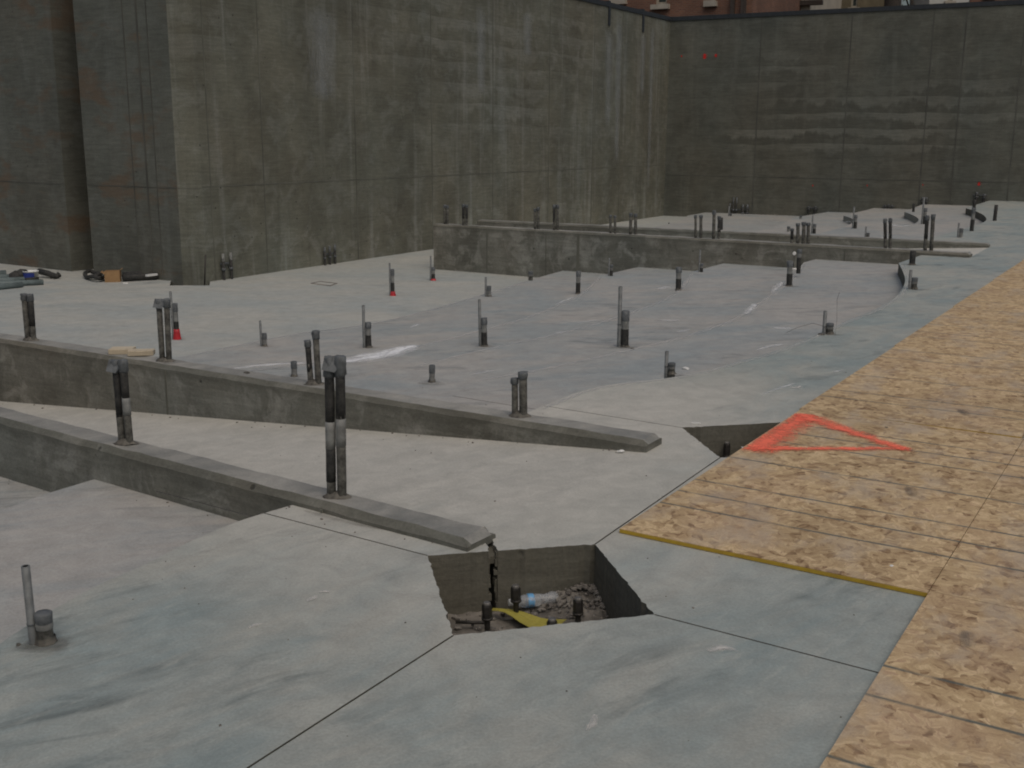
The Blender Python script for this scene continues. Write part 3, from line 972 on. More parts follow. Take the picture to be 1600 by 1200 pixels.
# pale lime runs under the straps and along the left wall near the corner
M['limerun'] = smear_mat('lime_run', (0.42, 0.45, 0.47), 0.34, 0.72, 0.30)
for px, y0, y1, hw in ((952, 42, 200, .16), (968, 20, 260, .14), (1005, 50, 150, .12), (1020, 30, 300, .10), (824, 18, 90, .16), (751, 8, 150, .14), (500, 10, 160, .3)):
    p0, p1 = wall_point(px, y0, CORN, JOG), wall_point(px, y1, CORN, JOG)
    p1 = Vector((p0.x, p0.y, p1.z))
    n = Vector((math.cos(R(-30.8)), math.sin(R(-30.8)), 0))
    pts = [p0.lerp(p1, t / 8) for t in range(9)]
    quad_patch('lime_run', pts, [1.9 * hw * (1 - .3 * t / 8) for t in range(9)], M['limerun'], left_wall, plane=n, lift=0.012)

# ------------------------------------------------------------------ low radial walls
def low_wall(i, label):
    a, d = KF[i]
    th, L, zt = KT[i], KL[i], ZTOP[i]
    n = Vector((d.y, -d.x))
    if n.y < 0: n = -n
    root = thing('low_wall', (a.x, a.y, 0), label, 'low wall', 'low radial walls beside the ramps')
    ch = 0.028
    bm = bmesh.new()
    prof = [(0, -1.0), (0, zt - ch), (ch, zt), (th - ch, zt), (th, zt - ch), (th, -1.0)]
    stations = [0.03, 0.07] if i == 0 else [0.0, 0.03]
    s = stations[1]
    while s < L - .1:
        s += 0.12
        stations.append(min(s, L))
    rings = []
    for q, s in enumerate(stations):
        k = 1.0 if q else 0.0
        ring = []
        for j, (t, z) in enumerate(prof):
            jit = random.uniform(-.0035, .0035) if 0 < q < len(stations) - 1 else 0
            tt, zz = t, z
            if q == 0 and z > 0 and j in (2, 3): zz = z - ch * .8
            p = d * s + n * tt
            if i == 0 and z < 0 and s < 0.3: zz = -0.012 if s < .2 else -0.1
            p = p + n * (random.uniform(-.0015, .0015) if j in (1, 2) and q else 0)
            ring.append(bm.verts.new((p.x, p.y, zz + (jit if j in (1, 2, 3, 4) else 0))))
        rings.append(ring)
    for r0, r1 in zip(rings, rings[1:]):
        for j in range(5):
            f = bm.faces.new((r0[j], r0[j + 1], r1[j + 1], r1[j]))
            f.material_index = 1 if j == 2 else 0
    bm.faces.new(rings[0])
    bm.faces.new(list(reversed(rings[-1])))
    bmesh.ops.recalc_face_normals(bm, faces=bm.faces)
    from_bm('wall_body', bm, [M['low'], M['lowtop']], root)
    return root, a, d, n
LOW = [low_wall(0, 'nearest low concrete wall, its blunt end at the corner of the open pit'),
       low_wall(1, 'low concrete wall carrying lumber offcuts, tapering out before the second pit'),
       low_wall(2, 'long low concrete wall across the middle with its full left end showing'),
       low_wall(3, 'farthest low concrete wall, only its upper part showing behind the long one')]
def low_seam(i, px, py, z0, wid=0.012):
    root, a, d, n = LOW[i]
    q = on_plane(px, py, Vector((a.x, a.y, 0)), Vector((a.x + d.x, a.y + d.y, 0)))
    s = (Vector((q.x, q.y)) - a).dot(d)
    bm = bmesh.new()
    p = d * s - n * 0.001
    box(bm, (p.x, p.y, (z0 + ZTOP[i] - .03) / 2), (wid, .008, ZTOP[i] - .03 - z0), math.atan2(d.y, d.x))
    from_bm('form_seam', bm, M['seam'], root)
low_seam(1, 260, 610, -.6); low_seam(0, 502, 780, -.2, .014); low_seam(2, 761, 390, -.75, .02); low_seam(2, 853, 390, -.75, .015); low_seam(2, 903, 400, -.75, .05); low_seam(2, 1320, 395, -.4, .02); low_seam(3, 1417, 377, -.4, .02)

# ------------------------------------------------------------------ pit floors, rubble, bolts, litter
def pit_floor(poly, z, name, amp):
    bm = bmesh.new()
    c = sum(poly, Vector((0, 0))) / len(poly)
    a, b, cc, d = poly
    N = 16
    vv = []
    for i in range(N + 1):
        row = []
        for j in range(N + 1):
            u, v = i / N, j / N
            p = (a * (1 - u) + b * u) * (1 - v) + (d * (1 - u) + cc * u) * v
            p = c + (p - c) * 1.06
            pile = 0.09 * max(0, 1 - math.hypot(u - .92, v - .02) / .38)
            row.append(bm.verts.new((p.x, p.y, z + pile + random.uniform(-amp, amp))))
        vv.append(row)
    for i in range(N):
        for j in range(N):
            bm.faces.new((vv[i][j], vv[i + 1][j], vv[i + 1][j + 1], vv[i][j + 1]))
    bmesh.ops.recalc_face_normals(bm, faces=bm.faces)
    o = from_bm(name, bm, M['dirt'])
    return tag(o, kind='structure')
PZ = -0.255
pit_floor(P1, PZ, 'pit_floor', 0.012)
pit_floor(PIT2, PZ - .03, 'pit_floor', 0.012)
bm = bmesh.new()
def pebble(bm, c, r):
    n0 = len(bm.verts)
    rr = bmesh.ops.create_icosphere(bm, subdivisions=1, radius=r, matrix=Matrix.Translation(c))
    for v in rr['verts']:
        v.co = c + (v.co - c) * random.uniform(.65, 1.25)
        v.co.z = c.z + (v.co.z - c.z) * .7
for _ in range(420):
    u, v = random.random(), random.random()
    if random.random() < .45:
        u = min(.99, max(.45, random.gauss(.85, .15))); v = min(.5, abs(random.gauss(0, .14)))
    p = (P1[0] * (1 - u) + P1[1] * u) * (1 - v) + (P1[3] * (1 - u) + P1[2] * u) * v
    pile = 0.09 * max(0, 1 - math.hypot(u - .92, v - .02) / .38)
    pebble(bm, Vector((p.x, p.y, PZ + pile + .004)), random.choice((.004, .005, .007, .009, .014)))
tag(from_bm('rubble', bm, M['stone']), kind='stuff')

bolt_sp = (((762, 945), 'left anchor bolt in the open pit, in front of the yellow sheet end'), ((807, 917), 'anchor bolt standing beside the blue bottle label in the pit'),
           ((863, 970), 'anchor bolt at the near rim of the pit with only its head showing'), ((904, 937), 'right anchor bolt standing alone in the open pit'))
def bolt(p, h, label, lean=(0, 0)):
    t = thing('anchor_bolt', p, label, 'anchor bolt', 'anchor bolts in the column pits')
    t.rotation_euler = (lean[0], lean[1], 0)
    bm = bmesh.new()
    prof = []
    k = 0
    z = -.05
    while z < h * .62:
        prof.append((0.0105 if k % 2 else 0.0118, z)); z += .006; k += 1
    lathe(bm, prof, 12, True)
    from_bm('threaded_rod', bm, M['steel'], t)
    bm = bmesh.new()
    lathe(bm, [(.016, h * .56), (.0215, h * .57), (.0215, h * .63), (.016, h * .64)], 14, True, True)
    from_bm('washer', bm, M['steel'], t)
    bm = bmesh.new()
    lathe(bm, [(.0185, h * .63), (.0195, h * .65), (.0195, h * .96), (.017, h)], 6, True, True)
    for f in bm.faces: f.smooth = False
    from_bm('coupling_nut', bm, M['steel'], t)
    bm = bmesh.new()
    lathe(bm, [(.0145, h * .99), (.0145, h + .006), (.0125, h + .009)], 12, True)
    from_bm('rod_tip', bm, M['nut'], t)
    return t
for (px, py), lab in bolt_sp:
    p = gp(px, py, -.115)
    bolt(Vector((p.x, p.y, PZ)), .14, lab, (random.uniform(-.03, .03), random.uniform(-.03, .03)))
for (px, py), lab in (((1136, 694), 'left anchor bolt in the second pit half covered by boards'), ((1153, 684), 'right anchor bolt in the second pit, beside the board edge')):
    p = gp(px, py, -.10)
    bolt(Vector((p.x, p.y, PZ - .03)), .19, lab)
# bottle
ba, bb = gp(800, 941, PZ + .05), gp(872, 934, PZ + .05)
bdir = (bb - ba).normalized()
bl = thing('water_bottle', ba, 'crushed clear plastic water bottle with blue label lying in the pit', 'bottle')
def along(prof, name, mat, par=bl, jit=0.0, bottom=True):
    bm = bmesh.new()
    lathe(bm, prof, 16, True, bottom, jit, (0, 0, 0), bdir)
    return from_bm(name, bm, mat, par)
BL = (bb - ba).length
along([(.010, .0), (.013, .02), (.025, .045), (.027, .07), (.025, BL * .55), (.021, BL * .72), (.026, BL * .85), (.025, BL * .97), (.016, BL)], 'body', M['clear'], jit=.0026)
along([(.0275, .062), (.0282, .065), (.0278, .084), (.027, .088)], 'label', M['bluelab'], jit=.001)
along([(.014, -.014), (.014, .004)], 'screw_cap', M['white'])
# yellow sheet
ya, yb = gp(770, 957, PZ + .02), gp(862, 981, PZ + .02)
ym = thing('yellow_sheet', ya, 'torn strip of yellow plastic lying between the anchor bolts', 'plastic strip')
bm = bmesh.new()
rows = []
dv = (yb - ya)
dv.z = 0
sd = Vector((-dv.y, dv.x, 0)).normalized()
for i in range(9):
    u = i / 8
    w_ = .010 + .038 * min(1, u * 2.2)
    c = dv * u * 1.15 + Vector((0, 0, .012 * math.sin(u * 7) + .012))
    r0 = []
    for s_ in (-1, -.3, .4, 1):
        q = c + sd * w_ * s_ + Vector((0, 0, .006 * math.cos(s_ * 2 + u * 5)))
        r0.append((bm.verts.new(q + Vector((0, 0, .0015))), bm.verts.new(q)))
    rows.append(r0)
for a, b in zip(rows, rows[1:]):
    for k in range(3):
        bm.faces.new((a[k][0], a[k + 1][0], b[k + 1][0], b[k][0]))
        bm.faces.new((a[k][1], b[k][1], b[k + 1][1], a[k + 1][1]))
bmesh.ops.recalc_face_normals(bm, faces=bm.faces)
from_bm('sheet', bm, M['yellow'], ym)
# rod along the pit's left side
bm = bmesh.new()
pa, pb = gp(712, 972, PZ + .02), gp(757, 973, PZ + .02)
tube(bm, [pa, pb], .007)
tag(from_bm('rebar_offcut', bm, M['steel']), 'short dark steel rod lying on the dirt at the left of the open pit', 'steel rod')

# ------------------------------------------------------------------ OSB boards
OSB_TH = 0.018
def osb_sheet(u0, v0, lu, lv, label):
    p = OSB_O + OSB_U * u0 + OSB_V * v0
    dz = random.uniform(0, .0002)
    t = thing('osb_sheet', (p.x, p.y, .002 + dz), label, 'wood board', 'strand boards laid on the slab', R(58.3))
    t.rotation_euler.z += random.uniform(-.0002, .0002)
    bm = bmesh.new()
    g = 0.0
    # x along OSB_V, y opposite to OSB_U
    vsx = [bm.verts.new((x, -y, z)) for z in (0, OSB_TH) for x, y in ((g, g), (lv - g, g), (lv - g, lu - g), (g, lu - g))]
    q = vsx
    top = bm.faces.new((q[4], q[5], q[6], q[7]))
    bot = bm.faces.new((q[3], q[2], q[1], q[0]))
    sides = []
    for a, b in ((0, 1), (1, 2), (2, 3), (3, 0)):
        sides.append(bm.faces.new((q[a], q[b], q[b + 4], q[a + 4])))
    bmesh.ops.recalc_face_normals(bm, faces=bm.faces)
    from_bm('board', bm, M['osb'], t)
    # sealed edges as thin strips on the four sides
    bm = bmesh.new()
    for x, y, sx, sy in ((lv / 2, g, lv, .0012), (g, lu / 2, .0012, lu)):
        box(bm, (x, -y, OSB_TH / 2 - .0012), (sx - .003, sy, OSB_TH - .003))
    from_bm('sealed_edge', bm, M['edge'], t)
    return t
rows_txt = ['first', 'second', 'third', 'fourth', 'fifth', 'sixth', 'seventh']
for r in range(7):
    lab = ['strand board with the orange triangle, its yellow front edge on the slab'][0] if r == 0 else 'strand board along the slab edge, %s beyond the orange triangle board' % rows_txt[r - 1]
    sh = osb_sheet(-.012 * r, 2.443 * r, 1.22, 2.44, lab)
    if r == 1:
        sh.rotation_euler.x = -.006       # its right side rides up and shows the yellow edge
for r, nm in ((-2, 'nearest strand board of the right hand run, behind the camera side of the bare slab'), (-1, 'strand board right of the bare slab corner, crossed by two dark lines'),
              (0, 'strand board at the right picture edge, level with the orange triangle board'), (1, 'strand board to the right of the second board along the slab edge'), (2, 'strand board to the right of the third board along the slab edge')):
    osb_sheet(1.223, .02 + 2.443 * r, 1.22, 2.44, nm)

# orange triangle
TRI = [gp(1243, 652), gp(1168, 708), gp(1408, 708)]
zt = OSB_TH + .006
tri = thing('paint_triangle', (TRI[0].x, TRI[0].y, zt), 'hollow triangle sprayed in bright orange on the strand board', 'paint mark')
for a, b, wa, wb in ((TRI[0], TRI[1], .15, .16), (TRI[0], TRI[2], .12, .062), (TRI[1], TRI[2], .065, .045)):
    a, b = Vector((a.x, a.y, zt)), Vector((b.x, b.y, zt))
    d = (b - a).normalized()
    a, b = a - d * .05, b + d * .07
    n = 14
    pts = [a.lerp(b, i / n) + Vector((-d.y, d.x, 0)) * random.uniform(-.004, .004) for i in range(n + 1)]
    pts = [q + Vector((OSB_U.x, OSB_U.y, 0)) * max(0, .07 - (Vector((q.x, q.y)) - OSB_O).dot(OSB_U)) for q in pts]
    o = quad_patch('stroke', pts, [wa + (wb - wa) * i / n + random.uniform(-.006, .006) for i in range(n + 1)], M['orange'], tri, lift=.0008 * (1 + len(tri.children)))
    for v in o.data.vertices:
        k = (Vector((v.co.x, v.co.y)) - OSB_O).dot(OSB_U)
        if k < .006: v.co += Vector((OSB_U.x, OSB_U.y, 0)) * (.006 - k)

# ------------------------------------------------------------------ conduit stub-ups
def crumple(bm, k):
    for v in bm.verts:
        v.co += Vector((random.uniform(-k, k), random.uniform(-k, k), random.uniform(-k, k)))
def grime_shade(parent, r, mat, lift=.0015, sx=1.0):  # dark disc at a stub's foot: brown dirt plus painted contact darkening
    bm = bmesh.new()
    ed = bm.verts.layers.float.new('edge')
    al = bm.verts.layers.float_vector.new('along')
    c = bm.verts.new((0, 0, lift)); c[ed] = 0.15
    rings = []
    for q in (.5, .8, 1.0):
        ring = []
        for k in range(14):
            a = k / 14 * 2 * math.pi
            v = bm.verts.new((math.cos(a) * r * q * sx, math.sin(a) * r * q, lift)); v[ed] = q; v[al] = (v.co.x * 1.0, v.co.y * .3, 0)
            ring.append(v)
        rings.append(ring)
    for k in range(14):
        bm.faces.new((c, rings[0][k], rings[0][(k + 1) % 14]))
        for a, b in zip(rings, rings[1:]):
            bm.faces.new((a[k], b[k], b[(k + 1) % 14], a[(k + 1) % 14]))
    return from_bm('grime_shade', bm, mat, parent)
def stub(px, py, thick_top, wpx, label, thin_top=None, style='std', lv=None, thin_dx=None, z=None, seg=(.5, .78), far=False, redh=None):
    p = gp(px, py, z) if z is not None else floor_level(px, py, lv)
    sc = FPX / (p.y * math.cos(PITCH) + (CAMH - p.z) * math.sin(PITCH))
    t = thing('conduit_stub', p, label, 'conduit stub', 'conduit stubs standing on the tiers')
    t.rotation_euler.z = random.uniform(0, .4)
    h = max(.04, at(px, thick_top, p.y).z - p.z)
    r = max(.014, wpx / sc / 2)
    n = 10 if far else 16
    lean = (random.uniform(-.02, .02), random.uniform(-.02, .02))
    t.rotation_euler.x, t.rotation_euler.y = lean
    a, b = seg
    j = r * .06
    if style == 'stub':          # short grey stub with a tape cap
        bm = bmesh.new(); lathe(bm, [(r, -.1), (r, h * .6)], n, False, jit=j * .5); from_bm('sleeve', bm, M['band'], t)
        bm = bmesh.new(); lathe(bm, [(r * 1.06, h * .55), (r * 1.1, h * .75), (r * 1.08, h), (r * .9, h + .004)], n, True, jit=j); from_bm('tape_cap', bm, M['tape'], t)
    elif style == 'squat':       # squat taped stub
        bm = bmesh.new(); lathe(bm, [(r * .95, -.1), (r * 1.02, h * .15), (r * .9, h * .5), (r, h * .55)], n, False, jit=j); from_bm('sleeve', bm, M['mud'], t)
        bm = bmesh.new(); lathe(bm, [(r, h * .48), (r * 1.04, h * .58), (r * 1.06, h * .62), (r, h * .70)], n, False, jit=j * .6); from_bm('tape_band', bm, M['band'], t)
        bm = bmesh.new(); lathe(bm, [(r * 1.02, h * .68), (r * 1.08, h * .8), (r * 1.1, h * .97), (r * .95, h * 1.01), (r * .5, h * 1.03)], n, True, jit=j * .7); from_bm('tape_cap', bm, M['tape'], t)
    elif style == 'allblack':
        bm = bmesh.new(); lathe(bm, [(r, -.1), (r, h * .5), (r * .96, h)], n, True, jit=j * .4); from_bm('sleeve', bm, M['black'], t)
    else:
        red0 = 0.0
        if style == 'red':
            red0 = .26 if not redh else redh
            bm = bmesh.new(); lathe(bm, [(r * 1.75, .0), (r * 1.7, .01), (r * 1.3, h * red0 * .75), (r * 1.22, h * red0 * 1.1)], n, True, jit=j * .3); from_bm('red_collar', bm, M['red'], t)
        bm = bmesh.new(); lathe(bm, [(r, -.1), (r * 1.03, h * red0), (r, h * a)], n, False, jit=j * .5); from_bm('sleeve', bm, M['black'], t)
        bm = bmesh.new(); lathe(bm, [(r * .93, h * a - .005), (r * .95, h * b)], n, False, jit=j * .2); from_bm('tape_band', bm, M['band'], t)
        bm = bmesh.new(); lathe(bm, [(r * 1.02, h * b - .004), (r * 1.08, h * b + .005), (r * 1.06, h), (r * .85, h + .004)], n, True, jit=j); from_bm('tape_cap', bm, M['tape'], t)
    if thin_top is not None:
        ht = at(px, thin_top, p.y).z - p.z
        rt = max(.009, r * .52)
        dx = -(r + rt * .9) if thin_dx is None else thin_dx / sc
        cy = r * .3
        bm = bmesh.new()
        lathe(bm, [(rt, -.1), (rt, ht), (rt * .66, ht), (rt * .66, ht - rt * 5)], n, True, origin=(dx, cy, 0))
        for f in bm.faces:
            c = f.calc_center_median()
            if math.hypot(c.x - dx, c.y - cy) < rt * .7 and c.z < ht - .001: f.material_index = 1
        from_bm('thin_conduit', bm, [M['grey'], M['bore']], t)
        # tie wire holding the thin conduit to the sleeve
        bm = bmesh.new()
        lathe(bm, [(rt * 1.12, h * .62), (rt * 1.12, h * .62 + .008)], 8, True, True, origin=(dx, cy, 0))
        from_bm('tie', bm, M['tape'], t)
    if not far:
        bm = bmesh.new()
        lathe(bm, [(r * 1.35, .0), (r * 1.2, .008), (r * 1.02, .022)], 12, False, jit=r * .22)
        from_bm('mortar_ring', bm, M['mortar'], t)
        grime_shade(t, r * 4.2, M['stain_shade'], .0022, 1.3)
    return t
stub(72, 1004, 957, 25, 'near conduit stub at the left edge, tall open pipe beside a squat taped sleeve', 883, 'squat', 5)
stub(1049, 584, 567, 11, 'squat conduit stub on the slab edge beside a scrap of white paper', 549, 'squat', 5)
stub(1296, 522, 505, 11, 'squat conduit stub with loose wires on the slab edge right of centre', 486, 'squat', 5)
stub(1428, 452, 434, 9, 'squat conduit stub on the slab edge in front of the long low wall end', 422, 'squat', 5)
stub(1425, 414, 392, 9, 'dark conduit stub against the base of the long low wall near its end', None, 'allblack', 5)
stub(675, 597, 571, 9, 'lone short conduit stub between the second low wall pipes and the big pale smear', None, 'stub')
stub(460, 588, 565, 9, 'short conduit stub just behind the second low wall, left of its leaning pair', None, 'stub')
stub(976, 542, 486, 12, 'tallest conduit stub in the middle of the tiers, wire loop at its base', 448, 'std', seg=(.5, .74))
stub(757, 541, 497, 9, 'tall striped conduit stub to the right of the big white smear', 468, 'std')
stub(576, 543, 504, 9, 'striped conduit stub right behind the big white smear', 477, 'std')
stub(414, 541, 521, 7, 'thin small conduit stub on the lowest tier, left part, near the pale stage floor', 501, 'stub')
stub(764, 463, 447, 6.5, 'small conduit stub on the lowest tier near the left end of the long low wall', 433, 'stub')
stub(829, 438, 424, 7, 'tiny cone shaped conduit stub touching the long low wall at the first step', None, 'squat', far=True)
stub(903, 459, 424, 7, 'striped conduit stub in front of the dark seam of the long low wall', None, 'std')
stub(955, 431, 414, 5, 'small black conduit stub touching the long low wall at the second step', 403, 'std', far=True)
stub(1060, 453, 418, 8.5, 'striped conduit stub standing before the third step of the long low wall', None, 'std')
stub(1096, 425, 412, 5, 'small black conduit stub touching the long low wall at the third step', 390, 'std', far=True)
stub(1233, 447, 408, 9, 'striped conduit stub with a white streak running from its foot', None, 'std')
stub(1248, 415, 390, 7, 'dark conduit stub touching the long low wall at the fourth step, white tag beside it', None, 'std', far=True)
stub(277, 530, 474, 7.5, 'red collared conduit stub nearest the camera, behind the second low wall', 455, 'red', 0)
stub(614, 462, 421, 5.5, 'red collared conduit stub alone in the middle of the pale stage floor', 411, 'red', 0, redh=.15)
stub(677, 438, 418, 5.5, 'red collared conduit stub in front of the left end of the long low wall', 400, 'red', 0, redh=.12)
# beyond the farthest low wall
stub(966, 346, 327, 5, 'black conduit stub on the far stage floor at the foot of the left wall', None, 'allblack', 0, far=True)
stub(1141, 346, 334, 4, 'thin black conduit stub on the far stage floor near the corner of the walls', 322, 'std', 0, far=True)
stub(1127, 359, 340, 4.5, 'black conduit stub just behind the farthest low wall, beside two tall pipes', None, 'allblack', far=True)
stub(1232, 362, 354, 5, 'lone short stub behind the farthest low wall, left of a row of four pipes', None, 'stub', far=True)
stub(1272, 365, 350, 5, 'striped stub behind the farthest low wall, right of a row of four pipes', 335, 'std', far=True)
stub(1251, 342, 337, 4, 'tiny stub at the foot of the right wall on the far lower tier', None, 'stub', far=True)
stub(1336, 357, 336, 5, 'black stub on a far tier beside the smallest curved step', 323, 'std', far=True)
stub(1356, 370, 364, 5, 'very short squat stub with thin pipe behind the farthest low wall', 354, 'squat', far=True)
stub(1444, 350, 325, 5.5, 'tall black stub on a far tier beside the middle curved step', 308, 'std', far=True)
stub(1427, 331, 318, 4, 'small black stub at the foot of the right wall above the middle curved step', None, 'allblack', far=True)
stub(1501, 371, 357, 6, 'stub with thin pipe on the far slab, near the end of the farthest low wall', 348, 'stub', far=True)
stub(1518, 361, 325, 6, 'tall stub at the near end of the largest far curved step', None, 'std', far=True)
stub(1554, 345, 320, 5.5, 'rightmost dark stub on the far slab, beside the largest curved step', None, 'allblack', far=True)
stub(1522, 325, 312, 5, 'dark stub against the right wall behind the largest curved step', None, 'allblack', far=True)
stub(1045, 355, 348, 2.5, 'hair thin pipe stub on the far stage floor before the wall corner', None, 'allblack', 0, far=True)

def pair(i, base, pipes, label, style=0, far=False):
    """two or more conduits rising from the top of low wall i. pipes: (px at top, py top, px at base, width px)"""
    zt = ZTOP[i]
    root_, a, d, n = LOW[i]
    # stand them on the wall's centre line
    q = on_plane(base[0], base[1], Vector((KC[i][0].x, KC[i][0].y, 0)), Vector((KC[i][0].x + d.x, KC[i][0].y + d.y, 0)))
    s = (Vector((q.x, q.y)) - KC[i][0]).dot(d)
    c = KC[i][0] + d * s
    t = thing('conduit_pair', (c.x, c.y, zt), label, 'conduits', 'conduits rising from the low walls')
    sc = FPX / (c.y * math.cos(PITCH) + (CAMH - zt) * math.sin(PITCH))
    nn = 10 if far else 16
    for k, (tx, ty, bx, wp, kind) in enumerate(pipes):
        x0 = (bx - base[0]) / sc
        top = at(tx, ty, c.y + x0 * d.y * -0.3)
        P0 = Vector((x0, -x0 * .25, -.05))
        h = top.z - zt
        P1_ = Vector((top.x - c.x, -x0 * .25 + random.uniform(-.006, .006), h))
        ax = (P1_ - P0).normalized()
        L = (P1_ - P0).length
        r = wp / sc / 2
        def part(name, f0, f1, rr, mat, jit=0.0, top_=True, extra=None):
            bm = bmesh.new()
            m = extra or [(rr, f0 * L), (rr, (f0 * 2 + f1) / 3 * L), (rr, (f0 + 2 * f1) / 3 * L), (rr, f1 * L)]
            lathe(bm, m, nn, top_, True, jit, P0, ax)
            return from_bm(name, bm, mat, t)
        if kind == 'blackgrey':          # black wrap above, mud coated below with a silver band
            part('conduit', 0, .62, r * .97, M['mud'], r * .05)
            part('silver_band', .42, .60, r * 1.04, M['band'], r * .04)
            part('black_wrap', .60, .93, r, M['black'], r * .04)
        elif kind == 'blackmid':
            part('conduit', 0, .50, r * .97, M['mud'], r * .05)
            part('black_wrap', .18, .40, r * 1.02, M['black'], r * .04)
            part('silver_band', .40, .58, r * 1.05, M['band'], r * .04)
            part('upper_wrap', .58, .93, r, M['black'], r * .04)
        elif kind == 'black':
            part('conduit', 0, .55, r * .98, M['mud'], r * .05)
            part('black_wrap', .40, .94, r, M['black'], r * .05)
        else:
            part('conduit', 0, .95, r * .98, M['mud'], r * .05)
        part('tape_cap', .88, 1.0, r * 1.18, M['tape'], r * .2, extra=[(r * 1.05, L * .87), (r * 1.22, L * .89), (r * 1.2, L * .96), (r * 1.16, L), (r * .7, L * 1.006)])
    if not far:
        bm = bmesh.new()
        lathe(bm, [(.066, .001), (.055, .010), (.03, .028)], 14, True, jit=.010)
        for v in bm.verts: v.co.y *= .6
        from_bm('mortar_base', bm, M['mortar'], t)
        if style:
            bm = bmesh.new()
            a0, a1 = pipes[0], pipes[1]
            h0 = at(a0[0], a0[1], c.y).z - zt
            x0, x1 = (a0[0] - base[0]) / sc, (a1[0] - base[0]) / sc
            vv = [(x0 - .01, -.03, h0 - .05), (x1, -.036, h0 - .06), (x1 + .035, -.02, h0 - .012), (x1 + .02, 0.0, h0 + .004), (x0, 0, h0 + .006)]
            f = bm.faces.new([bm.verts.new(v) for v in vv])
            r_ = bmesh.ops.extrude_face_region(bm, geom=[f])
            for g in r_['geom']:
                if isinstance(g, bmesh.types.BMVert): g.co.y += .004
            bmesh.ops.recalc_face_normals(bm, faces=bm.faces)
            from_bm('tape_flap', bm, M['tape'], t)
    return t
pair(0, (196, 688), [(180, 563, 190, 11, 'black'), (192, 562, 203, 12, 'blackgrey')], 'pair of mud splashed conduits on the nearest low wall, further left', 1)
pair(0, (525, 763), [(514, 558, 517, 15, 'blackmid'), (531, 557, 534, 15, 'blackgrey')], 'tallest pair of black wrapped conduits, on the nearest low wall', 1)
pair(1, (48, 524), [(37, 459, 43, 9, 'mud'), (47, 460, 52, 9, 'black')], 'pair of conduits at the far left end of the second low wall', 0)
pair(1, (258, 558), [(248, 468, 253, 9, 'mud'), (260, 467, 264, 9, 'mud')], 'pair of brown mud coated conduits beside the lumber offcuts', 1)
pair(1, (491, 592), [(480, 532, 486, 9, 'black'), (493, 517, 498, 10, 'mud')], 'leaning unequal pair of conduits partly behind the tallest pair', 0)
pair(1, (812, 654), [(804, 591, 805, 10, 'mud'), (817, 581, 818, 13, 'mud')], 'pair of short muddy conduits near the tapered end of the second low wall', 0)
far_pairs = [((697, 350), [(695, 320, 695, 4, 'mud'), (699, 321, 699, 4, 'mud')], 'leftmost pair of conduits on the long low wall'),
             ((726, 351), [(724, 319, 724, 4.5, 'black'), (729, 320, 729, 4.5, 'black')], 'second pair from the left end of the long low wall, black'),
             ((839, 357), [(836, 326, 836, 4, 'mud'), (841, 324, 841, 4.5, 'mud')], 'rusty looking pair of conduits on the long low wall, third from its left end'),
             ((868, 359), [(866, 320, 866, 4.5, 'black'), (871, 320, 871, 4.5, 'mud')], 'taller pair of conduits on the long low wall, fourth from its left end'),
             ((957, 365), [(954, 336, 954, 4, 'mud'), (961, 337, 961, 4, 'mud')], 'short spread pair of conduits on the long low wall, near the black floor stub'),
             ((989, 367), [(986, 333, 985, 5, 'mud'), (993, 334, 993, 5, 'mud')], 'pair of conduits on the long low wall standing before the bend of the far floor'),
             ((1091, 372), [(1087, 336, 1087, 4, 'mud'), (1095, 336, 1095, 5, 'mud')], 'widely spaced pair of conduits on the long low wall below the wall corner'),
             ((1119, 374), [(1116, 329, 1115, 5, 'mud'), (1124, 338, 1123, 5, 'black')], 'tall pair of conduits on the long low wall with a black stub just behind'),
             ((1249, 380), [(1238, 357, 1238, 5, 'black'), (1247, 349, 1247, 5.5, 'mud'), (1256, 347, 1255, 6, 'mud'), (1263, 348, 1262, 5.5, 'mud')], 'row of four conduits close together on the long low wall'),
             ((1387, 388), [(1383, 342, 1384, 5, 'black'), (1391, 341, 1391, 5, 'black')], 'pair of dark conduits on the long low wall where it passes the middle curved step'),
             ((1452, 391), [(1449, 337, 1446, 6, 'black'), (1458, 335, 1455, 6, 'mud')], 'last and tallest pair of conduits toward the right end of the long low wall')]
for base, pipes, lab in far_pairs:
    pair(2, base, pipes, lab, 0, True)

